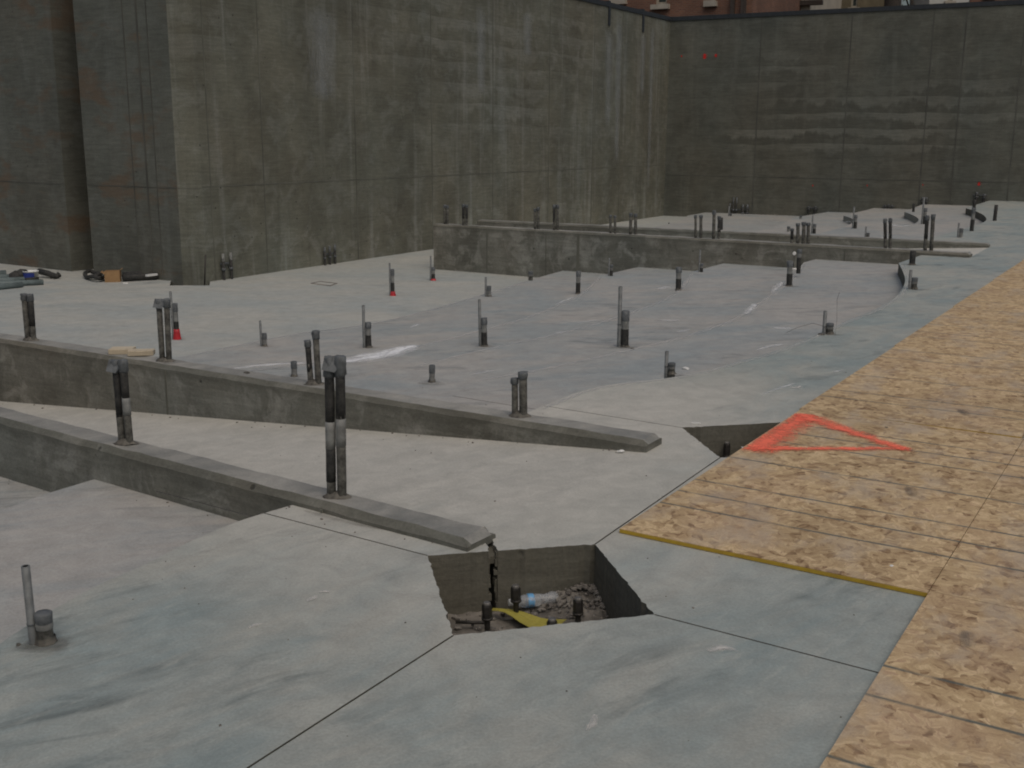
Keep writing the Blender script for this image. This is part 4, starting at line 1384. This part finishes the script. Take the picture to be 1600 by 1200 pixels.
# ------------------------------------------------------------------ pipe clusters at the foot of the tall walls
def cluster(px, py, tops, wpx, a, b, label, z, rung=True, off=.06):
    q = on_plane(px, py, Vector((a.x, a.y, 0)), Vector((b.x, b.y, 0)))
    d = Vector((b.x - a.x, b.y - a.y, 0)).normalized()
    n = Vector((-d.y, d.x, 0))
    if n.dot(-Vector((a.x, a.y, 0))) < 0: n = -n
    base = Vector((q.x, q.y, z)) + n * off
    t = thing('pipe_cluster', base, label, 'wall pipes', 'pipe clusters at the foot of the tall walls')
    sc = FPX / base.y
    for x, ytop, kind in tops:
        pp = on_plane(x, py, Vector((a.x, a.y, 0)), Vector((b.x, b.y, 0)))
        s = (Vector((pp.x, pp.y, 0)) - Vector((q.x, q.y, 0))).dot(d)
        h = on_plane(x, ytop, Vector((a.x, a.y, 0)), Vector((b.x, b.y, 0))).z - z
        r = wpx / sc / 2
        bm = bmesh.new(); lathe(bm, [(r, -.05), (r, h * .75)], 10, True, jit=r * .06, origin=d * s); pi = from_bm('pipe', bm, M['black'], t)
        bm = bmesh.new(); lathe(bm, [(r * .9, h * .7), (r * 1.0, h * .72), (r * .95, h)], 10, True, jit=r * .08, origin=d * s); from_bm('grey_top', bm, M['band'] if kind else M['tape'], pi)
        bm = bmesh.new(); lathe(bm, [(r * 1.45, h * .36), (r * 1.5, h * .4), (r * 1.45, h * .45)], 10, True, True, jit=r * .1, origin=d * s); from_bm('coupling', bm, M['tape'], pi)
    if rung:
        s0 = min(x for x, _, _ in tops); s1 = max(x for x, _, _ in tops)
        bm = bmesh.new()
        box(bm, n * -.03 + Vector((0, 0, (at(px, tops[0][1], base.y).z - z) * .62)), ((s1 - s0 + 8) / sc, .025, .03), math.atan2(d.y, d.x))
        from_bm('bracket', bm, M['tape'], t)
    return t
cluster(351, 432, [(346, 396, 1), (358, 394, 1)], 4.5, JOG, CORN, 'two grey topped pipes on the left wall next to the floor hole', ZF)
cluster(512, 409, [(504, 386, 0), (512, 384, 0), (520, 382, 0)], 3.6, JOG, CORN, 'three dark pipes in a row at the foot of the left wall', ZF)
cluster(1147, 339, [(1141, 318, 0), (1146, 308, 0), (1151, 308, 0)], 2.4, CORN, RWE, 'tall thin rack of pipes on the right wall near the corner', ZF)
cluster(1164, 339, [(1161, 319, 0), (1168, 319, 0)], 4.0, CORN, RWE, 'short dark pair of pipes on the right wall beside the tall rack', ZF)
cluster(1269, 337, [(1264, 322, 0), (1274, 322, 0)], 4.0, CORN, RWE, 'dark H shaped pipe pair on the right wall above the far tiers', LV[2])
cluster(1388, 333, [(1383, 320, 0), (1388, 319, 0), (1393, 320, 0)], 3.0, CORN, RWE, 'dark low pipe group on the right wall between two curved steps', LV[3])
cluster(1444, 325, [(1441, 308, 0), (1447, 308, 0)], 3.5, CORN, RWE, 'dark pipe pair on the right wall above the middle curved step', LV[4])
cluster(1530, 321, [(1525, 300, 0), (1537, 303, 0)], 4.5, CORN, RWE, 'dark pipes on the right wall under a red paint dot', LV[5])
# thin bar leaning in the floor hole
bm = bmesh.new()
tube(bm, [gp(319, 444, ZF) - Vector((0, 0, .1)), at(321, 398, gp(319, 444, ZF).y)], .012)
tag(from_bm('leaning_bar', bm, M['steel']), 'thin dark steel bar standing up out of the floor hole', 'steel bar')
# hole bottom
bm = bmesh.new()
bm.faces.new([bm.verts.new((p.x, p.y, ZF - .15)) for p in [Vector((-7, 16)), Vector((-3.6, 16)), Vector((-3.6, 19.5)), Vector((-7, 19.5))]])
tag(from_bm('hole_floor', bm, M['dirt']), kind='structure')
# batten along the wall foot
bm = bmesh.new()
pa, pb = gp(330, 437, ZF), gp(412, 426, ZF)
d = pb - pa
box(bm, (pa + pb) / 2 + Vector((0, 0, .02)), (d.length, .05, .035), math.atan2(d.y, d.x))
tag(from_bm('floor_batten', bm, M['grey']), 'slim grey batten lying along the foot of the left wall', 'batten')

# ------------------------------------------------------------------ lumber, litter and stores
def offcut(px0, py0, px1, py1, label, zt, hgt, dep):
    a, b = gp(px0, py0, zt), gp(px1, py1, zt)
    d = b - a
    t = thing('lumber_offcut', (a + b) / 2, label, 'wood block', 'lumber offcuts on the low wall', math.atan2(d.y, d.x))
    bm = bmesh.new()
    box(bm, (0, dep / 2, hgt / 2 + .001), (d.length, dep, hgt))
    bmesh.ops.bevel(bm, geom=list(bm.edges), offset=.003, segments=1, affect='EDGES')
    from_bm('block', bm, M['wood'], t)
    return t
offcut(172, 553, 204, 555, 'pale lumber offcut on the second low wall, left one, turned askew', ZTOP[1], .036, .12).rotation_euler.z += .35
offcut(199, 557, 240, 556, 'pale lumber offcut on the second low wall, right one, squarely laid', ZTOP[1] + .002, .036, .09)
def scrap(px, py, s, label, mat, cat, z=None, flat=.35, name='debris'):
    p = gp(px, py, z) if z is not None else floor_level(px, py)
    bm = bmesh.new()
    bmesh.ops.create_icosphere(bm, subdivisions=2, radius=1)
    for v in bm.verts:
        v.co = Vector((v.co.x * s, v.co.y * s * .7, max(-.1, v.co.z) * s * flat)) * random.uniform(.75, 1.25)
    o = from_bm(name, bm, mat, None, p + Vector((0, 0, s * flat * .2)))
    o.rotation_euler.z = random.uniform(0, 3)
    return tag(o, label, cat)
scrap(386, 583, .03, 'dark lump of mortar on top of the second low wall', M['mortar'], 'mortar lump', ZTOP[1])
scrap(1071, 577, .03, 'crumpled white paper scrap beside a squat conduit stub', M['white'], 'paper scrap', None, .5, 'paper_scrap')
scrap(970, 705, .018, 'small pale chip at the foot of the tapered low wall end', M['white'], 'chip', 0)
scrap(484, 793, .012, 'dark crumb of mortar at the foot of the nearest low wall', M['mortar'], 'mortar lump', 0)
scrap(1160, 699, .008, 'tiny white chip on the edge of the triangle board', M['white'], 'chip', .02)
scrap(1393, 884, .009, 'tiny white chip on the board above the yellow edge', M['white'], 'chip', .02)
scrap(988, 545, .02, 'small dark crumb on the tier beside the tallest stub', M['mortar'], 'mortar lump')
scrap(1241, 421, .05, 'white crumb at the foot of the stub by the fourth step', M['white'], 'chip')
scrap(29, 1008, .012, 'dark crumb of mortar left of the near conduit stub', M['mortar'], 'mortar lump', 0)
scrap(1385, 668, .010, 'dark knot sized crumb on the boards beyond the triangle', M['mortar'], 'crumb', .02)
# white tag on a wire by the fourth step
tp = on_plane(1241, 396, Vector((KF[2][0].x, KF[2][0].y, 0)) + Vector((0, -.15, 0)), Vector((KF[2][0].x + KF[2][1].x, KF[2][0].y + KF[2][1].y, 0)) + Vector((0, -.15, 0)))
tg = thing('survey_tag', (tp.x, tp.y, LV[3]), 'white round tag on a thin wire in front of the long low wall', 'tag')
bm = bmesh.new(); tube(bm, [(0, 0, -.02), (0.005, 0, tp.z - LV[3])], .004, 6); from_bm('wire', bm, M['steel'], tg)
bm = bmesh.new(); lathe(bm, [(.024, -.004), (.028, 0), (.024, .004)], 12, True, True, origin=(0, -.008, tp.z - LV[3]), axis=(0, -1, 0)); from_bm('disc', bm, M['white'], tg)
# white strip by the second pit
p = gp(1087, 663, 0)
bm = bmesh.new(); box(bm, (0, 0, .006), (.055, .012, .012)); bmesh.ops.bevel(bm, geom=list(bm.edges), offset=.003, segments=2, affect='EDGES')
o = from_bm('plastic_stick', bm, M['white'], None, p); tag(o, 'small white plastic stick lying at the rim of the second pit', 'plastic stick')
# wires at the stub right of centre
p = floor_level(1294, 523, 5)
bm = bmesh.new()
tube(bm, [p + Vector((.05, -.03, 0)), p + Vector((.055, -.03, .12)), p + Vector((.045, -.03, .30)), p + Vector((.06, -.03, .36))], .0014, 5)
tag(from_bm('loose_wire', bm, M['steel']), 'thin wire sticking up beside the squat stub right of centre', 'wire')
bm = bmesh.new()
tube(bm, [p + Vector((-.02, -.03, .07)), p + Vector((-.14, -.02, .10)), p + Vector((-.26, 0, .06)), p + Vector((-.34, .05, .005))], .0014, 5)
tag(from_bm('loose_wire', bm, M['steel']), 'thin wire bent to the floor left of the squat stub right of centre', 'wire')
scrap(1283, 523, .035, 'dark rag like lump beside the squat stub right of centre', M['mortar'], 'mortar lump', 0, .25)
# flush floor box on the stage floor
q = [g2(487, 443, ZF), g2(516, 447, ZF), g2(526, 443, ZF), g2(500, 440, ZF)]
fb = thing('floor_hatch', (q[0].x, q[0].y, ZF), 'flush square hatch outline in the stage floor', 'hatch')
bm = bmesh.new()
c = sum(q, Vector((0, 0))) / 4
for a, b in zip(q, q[1:] + q[:1]):
    m_ = (a + b) / 2 - q[0]
    d = b - a
    box(bm, (m_.x, m_.y, .003), (d.length + .02, .03, .01), math.atan2(d.y, d.x))
from_bm('hatch_frame', bm, M['hatch'], fb)
bm = bmesh.new()
f = bm.faces.new([bm.verts.new(((c + (p - c) * .97 - q[0]).x, (c + (p - c) * .97 - q[0]).y, .002)) for p in q])
from_bm('hatch_plate', bm, M['stage'], fb)

# stores at the left wall: bundle of conduits, bucket, hoses, box, black pipes
def lying_pipe(x0, y0, x1, y1, r, label, mat, z=ZF, cat='pipe', name='lying_conduit', group='conduits lying at the left wall'):
    a, b = gp(x0, y0, z), gp(x1, y1, z)
    b2 = Vector((b.x, b.y, z + r)); a2 = Vector((a.x, a.y, z + r))
    bm = bmesh.new()
    tube(bm, [a2, a2.lerp(b2, .5) + Vector((0, 0, .002)), b2], r, 10)
    return tag(from_bm(name, bm, mat), label, cat, group)
lying_pipe(-60, 459, 35, 449, .045, 'grey green conduit lying nearest the camera in the left corner', M['teal'])
lying_pipe(-60, 452, 68, 445, .045, 'grey green conduit in the left corner reaching furthest right', M['teal'])
lying_pipe(-60, 447, 39, 442, .05, 'grey green conduit lying just in front of the bucket', M['teal'])
lying_pipe(-60, 442, 28, 437, .05, 'grey green conduit lying left of the bucket', M['teal'])
lying_pipe(-60, 437, 10, 433, .06, 'short showing grey green conduit at the left edge behind the others', M['teal'])
lying_pipe(40, 440, 60, 438, .03, 'thin dark pipe lying under the bucket front', M['black'])
p = gp(49, 437, ZF)
bk = thing('bucket', p, 'white bucket with a blue label in the left corner', 'bucket')
sc = FPX / p.y
hb = at(49, 423, p.y).z - ZF
rb = 11.5 / sc
bm = bmesh.new(); lathe(bm, [(rb * .92, 0), (rb, hb * .9), (rb * 1.05, hb * .9), (rb * 1.05, hb), (rb * .95, hb), (rb * .9, hb * .5)], 20, True, True); from_bm('tub', bm, M['white'], bk)
bm = bmesh.new()
for k in range(9):
    a0 = R(-150 + k * 12)
    a1 = a0 + R(12)
    bm.faces.new([bm.verts.new((rb * 1.0 * math.cos(a) * f, rb * 1.0 * math.sin(a) * f, z_)) for a, z_, f in ((a0, hb * .12, .945), (a1, hb * .12, .945), (a1, hb * .84, 1.005), (a0, hb * .84, 1.005))])
bmesh.ops.remove_doubles(bm, verts=bm.verts, dist=1e-5)
from_bm('label', bm, M['bluep'], bk)
scrap(32, 437, .17, 'dark bundled bag beside the white bucket', M['black'], 'bag', ZF, .8, 'bag')
a, b = gp(62, 433, ZF), gp(88, 436, ZF)
bm = bmesh.new(); tube(bm, [Vector((a.x, a.y, ZF + .1)), Vector(((a.x + b.x) / 2, (a.y + b.y) / 2, ZF + .08)), Vector((b.x, b.y, ZF + .04)), Vector((b.x + .03, b.y + .05, ZF + .07))], .05, 10)
tag(from_bm('black_pipe', bm, M['black']), 'short bent black pipe lying right of the white bucket', 'pipe')
# cardboard box
p = gp(176, 441, ZF)
cb = thing('cardboard_box', p, 'open brown cardboard box on the floor below the dark wall', 'box', None, R(12))
sc = FPX / p.y
bw, bh = 22 / sc, 17 / sc
bm = bmesh.new()
for cx, cy, sx, sy in ((0, 0, bw, .012), (0, bw * .8, bw, .012), (-bw / 2, bw * .4, .012, bw * .8), (bw / 2, bw * .4, .012, bw * .8)):
    box(bm, (cx, cy, bh / 2), (sx, sy, bh))
box(bm, (0, bw * .4, .01), (bw, bw * .8, .012))
from_bm('carton', bm, M['card'], cb)
bm = bmesh.new(); box(bm, (-bw * .62, bw * .3, bh * .86), (bw * .32, bw * .7, .008), 0, Matrix.Rotation(R(35), 4, 'Y')); from_bm('flap', bm, M['card'], cb)
bm = bmesh.new(); box(bm, (bw * .52, bw * .4, bh * 1.08), (bw * .34, bw * .7, .008), 0, Matrix.Rotation(R(-35), 4, 'Y')); from_bm('flap', bm, M['card'], cb)
# hoses
bm = bmesh.new()
hp = [(163, 437), (155, 441), (146, 440), (137, 437), (133, 434), (140, 431), (150, 431), (158, 434), (152, 438), (143, 437)]
tube(bm, smooth([Vector((*gp(x, y, ZF).xy, ZF + .045 + .02 * i % .06)) for i, (x, y) in enumerate(hp)], 4), .035, 8)
tag(from_bm('black_hose', bm, M['black']), 'tangled black hose left of the cardboard box', 'hose')
lying_pipe(192, 440, 247, 437, .06, 'thick black pipe lying right of the cardboard box', M['black'], name='black_pipe', group='black pipes right of the box')
lying_pipe(193, 436, 246, 433, .06, 'black pipe lying behind the thick one, against the wall', M['black'], name='black_pipe', group='black pipes right of the box')
lying_pipe(196, 431, 235, 429, .05, 'shortest black pipe lying at the wall foot behind the box', M['black'], name='black_pipe', group='black pipes right of the box')
p0, p1 = gp(229, 434, ZF + .1), gp(245, 432, ZF + .1)
bm = bmesh.new(); d = p1 - p0; box(bm, (p0 + p1) / 2 + Vector((0, 0, .035)), (d.length, .05, .03), math.atan2(d.y, d.x))
tag(from_bm('white_strip', bm, M['white']), 'white strip lying on the black pipes by the wall', 'strip')
scrap(196, 443, .04, 'small pale scrap on the floor in front of the cardboard box', M['white'], 'scrap', ZF)
bm = bmesh.new()

# ------------------------------------------------------------------ white smears, scuffs and damp stains on the floors
def floor_patch(name, pix, w, mat, lv=None, taper=True, lift=.003):
    pts = []
    for x, y in pix:
        p = floor_level(x, y, lv)
        pts.append(p)
    z = max(p.z for p in pts) if lv is None else LV[lv]
    pts = [gp(x, y, z) for x, y in pix]
    pts = smooth(pts, 5)
    N = len(pts)
    ws = [w * (0.25 + .75 * math.sin(math.pi * min(max(i / (N - 1), .02), .98)) ** .7) for i in range(N)] if taper else [w] * N
    o = quad_patch(name, pts, ws, mat, None, lift=lift)
    o['kind'] = 'structure'
    return o
floor_patch('white_smear', [(530, 566), (570, 560), (610, 551), (652, 539)], .26, M['smear'], 2)
floor_patch('white_smear', [(360, 577), (400, 572), (440, 569), (480, 567)], .07, M['smear_soft'], 2, lift=.004)
for pix, w in (([(862, 478), (882, 470), (899, 463)], .05), ([(1205, 458), (1216, 448), (1223, 440)], .12), ([(1163, 492), (1172, 484), (1180, 474)], .09),
               ([(1058, 519), (1068, 517), (1080, 514)], .05), ([(1180, 548), (1205, 541), (1225, 538)], .05), ([(735, 586), (755, 582), (776, 578)], .035),
               ([(1205, 512), (1225, 513), (1240, 514)], .09), ([(1030, 500), (1048, 501), (1062, 500)], .07), ([(1185, 619), (1215, 608), (1247, 598)], .02),
               ([(900, 505), (920, 502), (935, 500)], .05), ([(1300, 582), (1309, 580), (1318, 578)], .03), ([(640, 513), (650, 508), (655, 506)], .06),
               ([(865, 520), (876, 519), (886, 518)], .04), ([(1028, 452), (1040, 449), (1050, 448)], .12), ([(1390, 350), (1405, 353), (1422, 352)], .12), ([(1300, 345), (1318, 347), (1332, 346)], .10),
               ([(1345, 375), (1375, 372), (1400, 368)], .07)):
    floor_patch('white_smear', pix, w * .8, M['smear_soft'])
# worn pale nosings along the tier edges
M['nosing'] = smear_mat('worn_nosing', (0.50, 0.50, 0.48), 0.36, 0.66, 0.5)
for k in (1, 2, 3, 4, 5):
    E_ = EM[k]
    c_ = E_[len(E_) // 2]
    pts = []
    for a, b in zip(E_[1:-1], E_[2:]):
        d = (b - a).normalized()
        nn = Vector((-d.y, d.x))
        if region(a + nn * .08) != k: nn = -nn
        p = a + nn * .035
        if region(p) == k: pts.append(Vector((p.x, p.y, LV[k])))
    if len(pts) > 3:
        o = quad_patch('worn_nosing', pts, [.032] * len(pts), M['nosing'], None, lift=.0018)
        o['kind'] = 'structure'
for pix, w in (([(1235, 604), (1243, 606), (1250, 602)], .05), ([(478, 942), (486, 935), (494, 930)], .028), ([(496, 928), (508, 924), (518, 927)], .02), ([(386, 984), (398, 977), (412, 975)], .022),
               ([(915, 1145), (922, 1130), (930, 1115)], .03), ([(1100, 1020), (1130, 1010), (1160, 1022)], .05)):
    floor_patch('pale_scuff', pix, w, M['scuff'], 5)
for pix, w in (([(30, 1006), (70, 1010), (110, 1004)], .10), ([(470, 796), (540, 815), (610, 830)], .035), ([(650, 598), (675, 601), (700, 600)], .05), ([(1030, 588), (1050, 588), (1070, 586)], .05)):
    floor_patch('stain_and_shade', pix, w, M['stain_shade'], 5 if pix[0][1] > 700 else None)

# grit and crumbs along the low walls and over the slab
bm = bmesh.new()
for i in range(4):
    a, d = KF[i]
    n = Vector((d.y, -d.x))
    if n.y < 0: n = -n
    for _ in range(90 if i < 2 else 40):
        s_ = random.uniform(.1, KL[i] - .3)
        p = a + d * s_ + (n * -abs(random.gauss(.01, .05)) if random.random() < .5 else n * (KT[i] + abs(random.gauss(.01, .04))))
        k = region(p)
        if k in ('pit', 'groove', 'hole'): continue
        z = ramp_z(p) if k == 'ramp' else ramp2_z(p) if k == 'ramp2' else LV[k]
        pebble(bm, Vector((p.x, p.y, z + .002)), random.choice((.003, .004, .006, .009)))
for _ in range(160):
    p = Vector((random.uniform(-1.5, 3.5), random.uniform(2.2, 9)))
    k = region(p)
    if k in ('pit', 'groove', 'hole'): continue
    z = ramp_z(p) if k == 'ramp' else ramp2_z(p) if k == 'ramp2' else LV[k]
    pebble(bm, Vector((p.x, p.y, z + .001)), random.choice((.002, .003, .003, .005)))
tag(from_bm('grit', bm, M['stone']), kind='stuff')
# boot prints on the boards
M['print'] = smear_mat('boot_dirt', (0.15, 0.125, 0.105), 0.34, 0.7, 0.6)
for q, w_ in (([(1511, 985), (1513, 998), (1514, 1014)], .032), ([(1420, 760), (1424, 768), (1427, 777)], .035), ([(1500, 640), (1506, 645), (1511, 651)], .04)):
    pts = [gp(x, y, .0225) for x, y in q]
    o = quad_patch('boot_print', smooth(pts, 4), [w_ * (.6 + .4 * math.sin(i / 8 * math.pi)) for i in range(9)], M['print'], None)
    o['kind'] = 'structure'

# ------------------------------------------------------------------ the street above and the houses across it
SZ = ZWALL + .05
bm = bmesh.new()
def quad(bm, pts, z):
    bm.faces.new([bm.verts.new((p.x, p.y, z)) for p in pts])
o1, o2 = CORN - LW.normalized() * -.45, RWE
nL = Vector((-LW.y, LW.x)); nR = Vector((-RW.y, RW.x))
cc = CORN + nL * .36 + LW * .36 + nR * 0
quad(bm, [CORN + LW * .5 + nL * .5, RWE + nR * .5, RWE + nR * 400 + RW * 300, CORN + LW * 400 + nR * 100 + nL * 50], SZ - .3)
quad(bm, [CORN + LW * .5 + nL * .5, CORN + LW * 400 + nR * 100 + nL * 50, JOG + RET * 400 + LW * 200, J4 + RET * 60 + nL * 12, J3 + RET * .6 + LW * 2.2, JOG + nL * .5 + LW * 2.2], SZ - .3)
tag(from_bm('street', bm, M['street']), kind='structure')

def facade(name, px0, px1, Y, depth, ztop, mat, label, windows, cat='building', yaw=None, extras=()):
    """building across the street; px0..px1 is what shows above the wall; windows in metres from its left corner"""
    a, b = at(px0, 5, Y), at(px1, 5, Y)
    yaw = R(-29) if yaw is None else yaw
    fd = Vector((math.cos(yaw), math.sin(yaw)))
    def sx(px):
        r_ = ray(px, 5)
        p = isect(Vector((a.x, a.y)), Vector((a.x, a.y)) + fd, Vector((0, 0)), Vector((r_.x, r_.y)))
        return (p - Vector((a.x, a.y))).dot(fd)
    windows = [(sx(w_[0]), w_[2], sx(w_[1]) - sx(w_[0]), w_[3]) for w_ in windows]
    extras = [(nm, (sx(c[0]), c[1], c[2]), q, mm) for nm, c, q, mm in extras]
    t = thing(name, (a.x, a.y, SZ - .3), label, cat, None, yaw)
    Wd = sx(px1)
    bm = bmesh.new()
    h = ztop - SZ
    # wall with real openings
    xs = sorted({0, Wd} | {x for w_ in windows for x in (w_[0], w_[0] + w_[2])})
    zs = sorted({0, h} | {z for w_ in windows for z in (w_[1], w_[1] + w_[3])})
    for x0, x1 in zip(xs, xs[1:]):
        for z0, z1 in zip(zs, zs[1:]):
            mx, mz = (x0 + x1) / 2, (z0 + z1) / 2
            if any(w_[0] < mx < w_[0] + w_[2] and w_[1] < mz < w_[1] + w_[3] for w_ in windows): continue
            bm.faces.new([bm.verts.new(v) for v in ((x0, 0, z0), (x1, 0, z0), (x1, 0, z1), (x0, 0, z1))])
    for w_ in windows:
        x0, z0, ww, hh = w_[:4]
        q = [(x0, z0), (x0 + ww, z0), (x0 + ww, z0 + hh), (x0, z0 + hh)]
        for (xa, za), (xb, zb) in zip(q, q[1:] + q[:1]):
            bm.faces.new([bm.verts.new(v) for v in ((xa, 0, za), (xb, 0, zb), (xb, .25, zb), (xa, .25, za))])
    bmesh.ops.remove_doubles(bm, verts=bm.verts, dist=1e-4)
    for f_ in (((0, 0, 0), (0, 0, h), (0, depth, h), (0, depth, 0)), ((Wd, 0, 0), (Wd, depth, 0), (Wd, depth, h), (Wd, 0, h)), ((0, depth, 0), (0, depth, h), (Wd, depth, h), (Wd, depth, 0))):
        bm.faces.new([bm.verts.new(v) for v in f_])
    from_bm('wall', bm, mat, t)
    bm = bmesh.new(); box(bm, (Wd / 2, depth / 2 - .1, h + .15), (Wd + .3, depth + .3, .3)); from_bm('roof', bm, M['slate'], t)
    for w_ in windows:
        x0, z0, ww, hh = w_[:4]
        bm = bmesh.new()
        fw = .09
        for cx, cz, sx, sz in ((x0 + fw / 2, z0 + hh / 2, fw, hh), (x0 + ww - fw / 2, z0 + hh / 2, fw, hh), (x0 + ww / 2, z0 + fw / 2, ww - 2 * fw, fw), (x0 + ww / 2, z0 + hh - fw / 2, ww - 2 * fw, fw), (x0 + ww / 2, z0 + hh / 2, ww - 2 * fw, fw * .8)):
            box(bm, (cx, .16, cz), (sx, .1, sz))
        fr = from_bm('window', bm, M['frame'], t)
        bm = bmesh.new(); bm.faces.new([bm.verts.new(v) for v in ((x0, .2, z0), (x0 + ww, .2, z0), (x0 + ww, .2, z0 + hh), (x0, .2, z0 + hh))]); from_bm('pane', bm, M['glassdark'], fr)
        bm = bmesh.new(); box(bm, (x0 + ww / 2, -.06, z0 - .12), (ww + .3, .3, .2)); from_bm('sill', bm, M['lime'], fr)
    for nm, c, s, mm in extras:
        bm = bmesh.new(); box(bm, c, s); from_bm(nm, bm, mm, t)
    return t
YB = 52.0
def zh(px, py, Y):
    return at(px, py, Y).z - SZ + .3
z1 = zh(1033, 13, YB)
facade('brick_house', 925, 1176, YB, 12, SZ + 11, M['brick'], 'red brown brick house behind the wall corner with pale sills',
       [(1024, 1042, z1, 2.2), (1110, 1116, z1, 2.2), (960, 975, z1 + .3, 2.2)],
       extras=[('downpipe', (1146, -.09, 5), (.16, .16, 10), M['slate']), ('downpipe', (1163, -.09, 5), (.2, .16, 10), M['slate']), ('corner_stone', (1110, -.10, zh(1110, 17, YB)), (.5, .2, .25), M['lime'])])
facade('pale_house', 1176, 1266, 56.0, 10, SZ + 6.2, M['lime'], 'pale stone house with dark slatted openings beside the brick house',
       [(1188, 1193, zh(1190, 26, 56), 3.0), (1200, 1206, zh(1200, 26, 56), 3.0), (1224, 1229, zh(1220, 24, 56), 2.2)], yaw=R(-24),
       extras=[('cornice', (1236, -.15, zh(1236, 9, 56)), (3.0, .3, .22), M['slate'])])
facade('brown_house', 1266, 1388, 66.0, 10, SZ + 6.4, plain_mat('brown_render', (0.20, 0.17, 0.11), (0.11, 0.09, 0.055), .9, 0, .8), 'low brown house behind the right wall, between pale house and dark tree',
       [(1296, 1306, zh(1300, 16, 66), 1.2), (1330, 1340, zh(1335, 14, 66), 1.2)], yaw=R(-20))
facade('white_shed', 1452, 1514, 60.0, 5, SZ + 6.4, plain_mat('white_render', (0.50, 0.50, 0.46), (0.42, 0.42, 0.38), .9, 0, .8), 'small whitish building showing above the right wall', [(1480, 1488, zh(1484, 2, 60), 1.2)], yaw=R(-10))
facade('dark_house', 1516, 1680, 66.0, 9, SZ + 7.2, M['brick'], 'dark brick house at the top right above the wall', [(1540, 1550, zh(1545, -6, 66), 1.8), (1600, 1612, zh(1600, -6, 66), 1.8)], yaw=R(-14))
# tree trunk and shrubs between them
def tree(px, Y, h, rc, label, cat='tree', name='street_tree', n=700, trunk=.22):
    p = at(px, 5, Y)
    t = thing(name, (p.x, p.y, SZ - .3), label, cat)
    bm = bmesh.new()
    lathe(bm, [(trunk, 0), (trunk * .8, h * .4), (trunk * .5, h * .75)], 10, True, jit=.02)
    for k in range(5):
        a = k * 1.3
        tube(bm, [(0, 0, h * (.45 + .05 * k)), (math.cos(a) * rc * .4, math.sin(a) * rc * .4, h * (.62 + .05 * k)), (math.cos(a) * rc * .75, math.sin(a) * rc * .75, h * (.75 + .04 * k))], trunk * .25, 6)
    from_bm('trunk', bm, M['bark'], t)
    bm = bmesh.new()
    cl = [Vector((random.gauss(0, rc * .45), random.gauss(0, rc * .45), h * .8 + random.gauss(0, rc * .35))) for _ in range(14)]
    for _ in range(n):
        c = random.choice(cl) + Vector((random.gauss(0, 1), random.gauss(0, 1), random.gauss(0, .8))) * rc * .22
        s = random.uniform(.08, .2)
        u_ = Vector((random.uniform(-1, 1), random.uniform(-1, 1), random.uniform(-1, 1))).normalized()
        v_ = u_.orthogonal().normalized()
        bm.faces.new([bm.verts.new(c + u_ * s), bm.verts.new(c + v_ * s * .6), bm.verts.new(c - u_ * s), bm.verts.new(c - v_ * s * .6)])
    from_bm('crown', bm, M['leaf'], t)
    return t
tree(1395, 50, 9.5, 2.6, 'dark trunked street tree rising beyond the right wall', trunk=.42)
tree(1425, 75, 8, 3.2, 'olive green tree between the dark trunk and the white building')
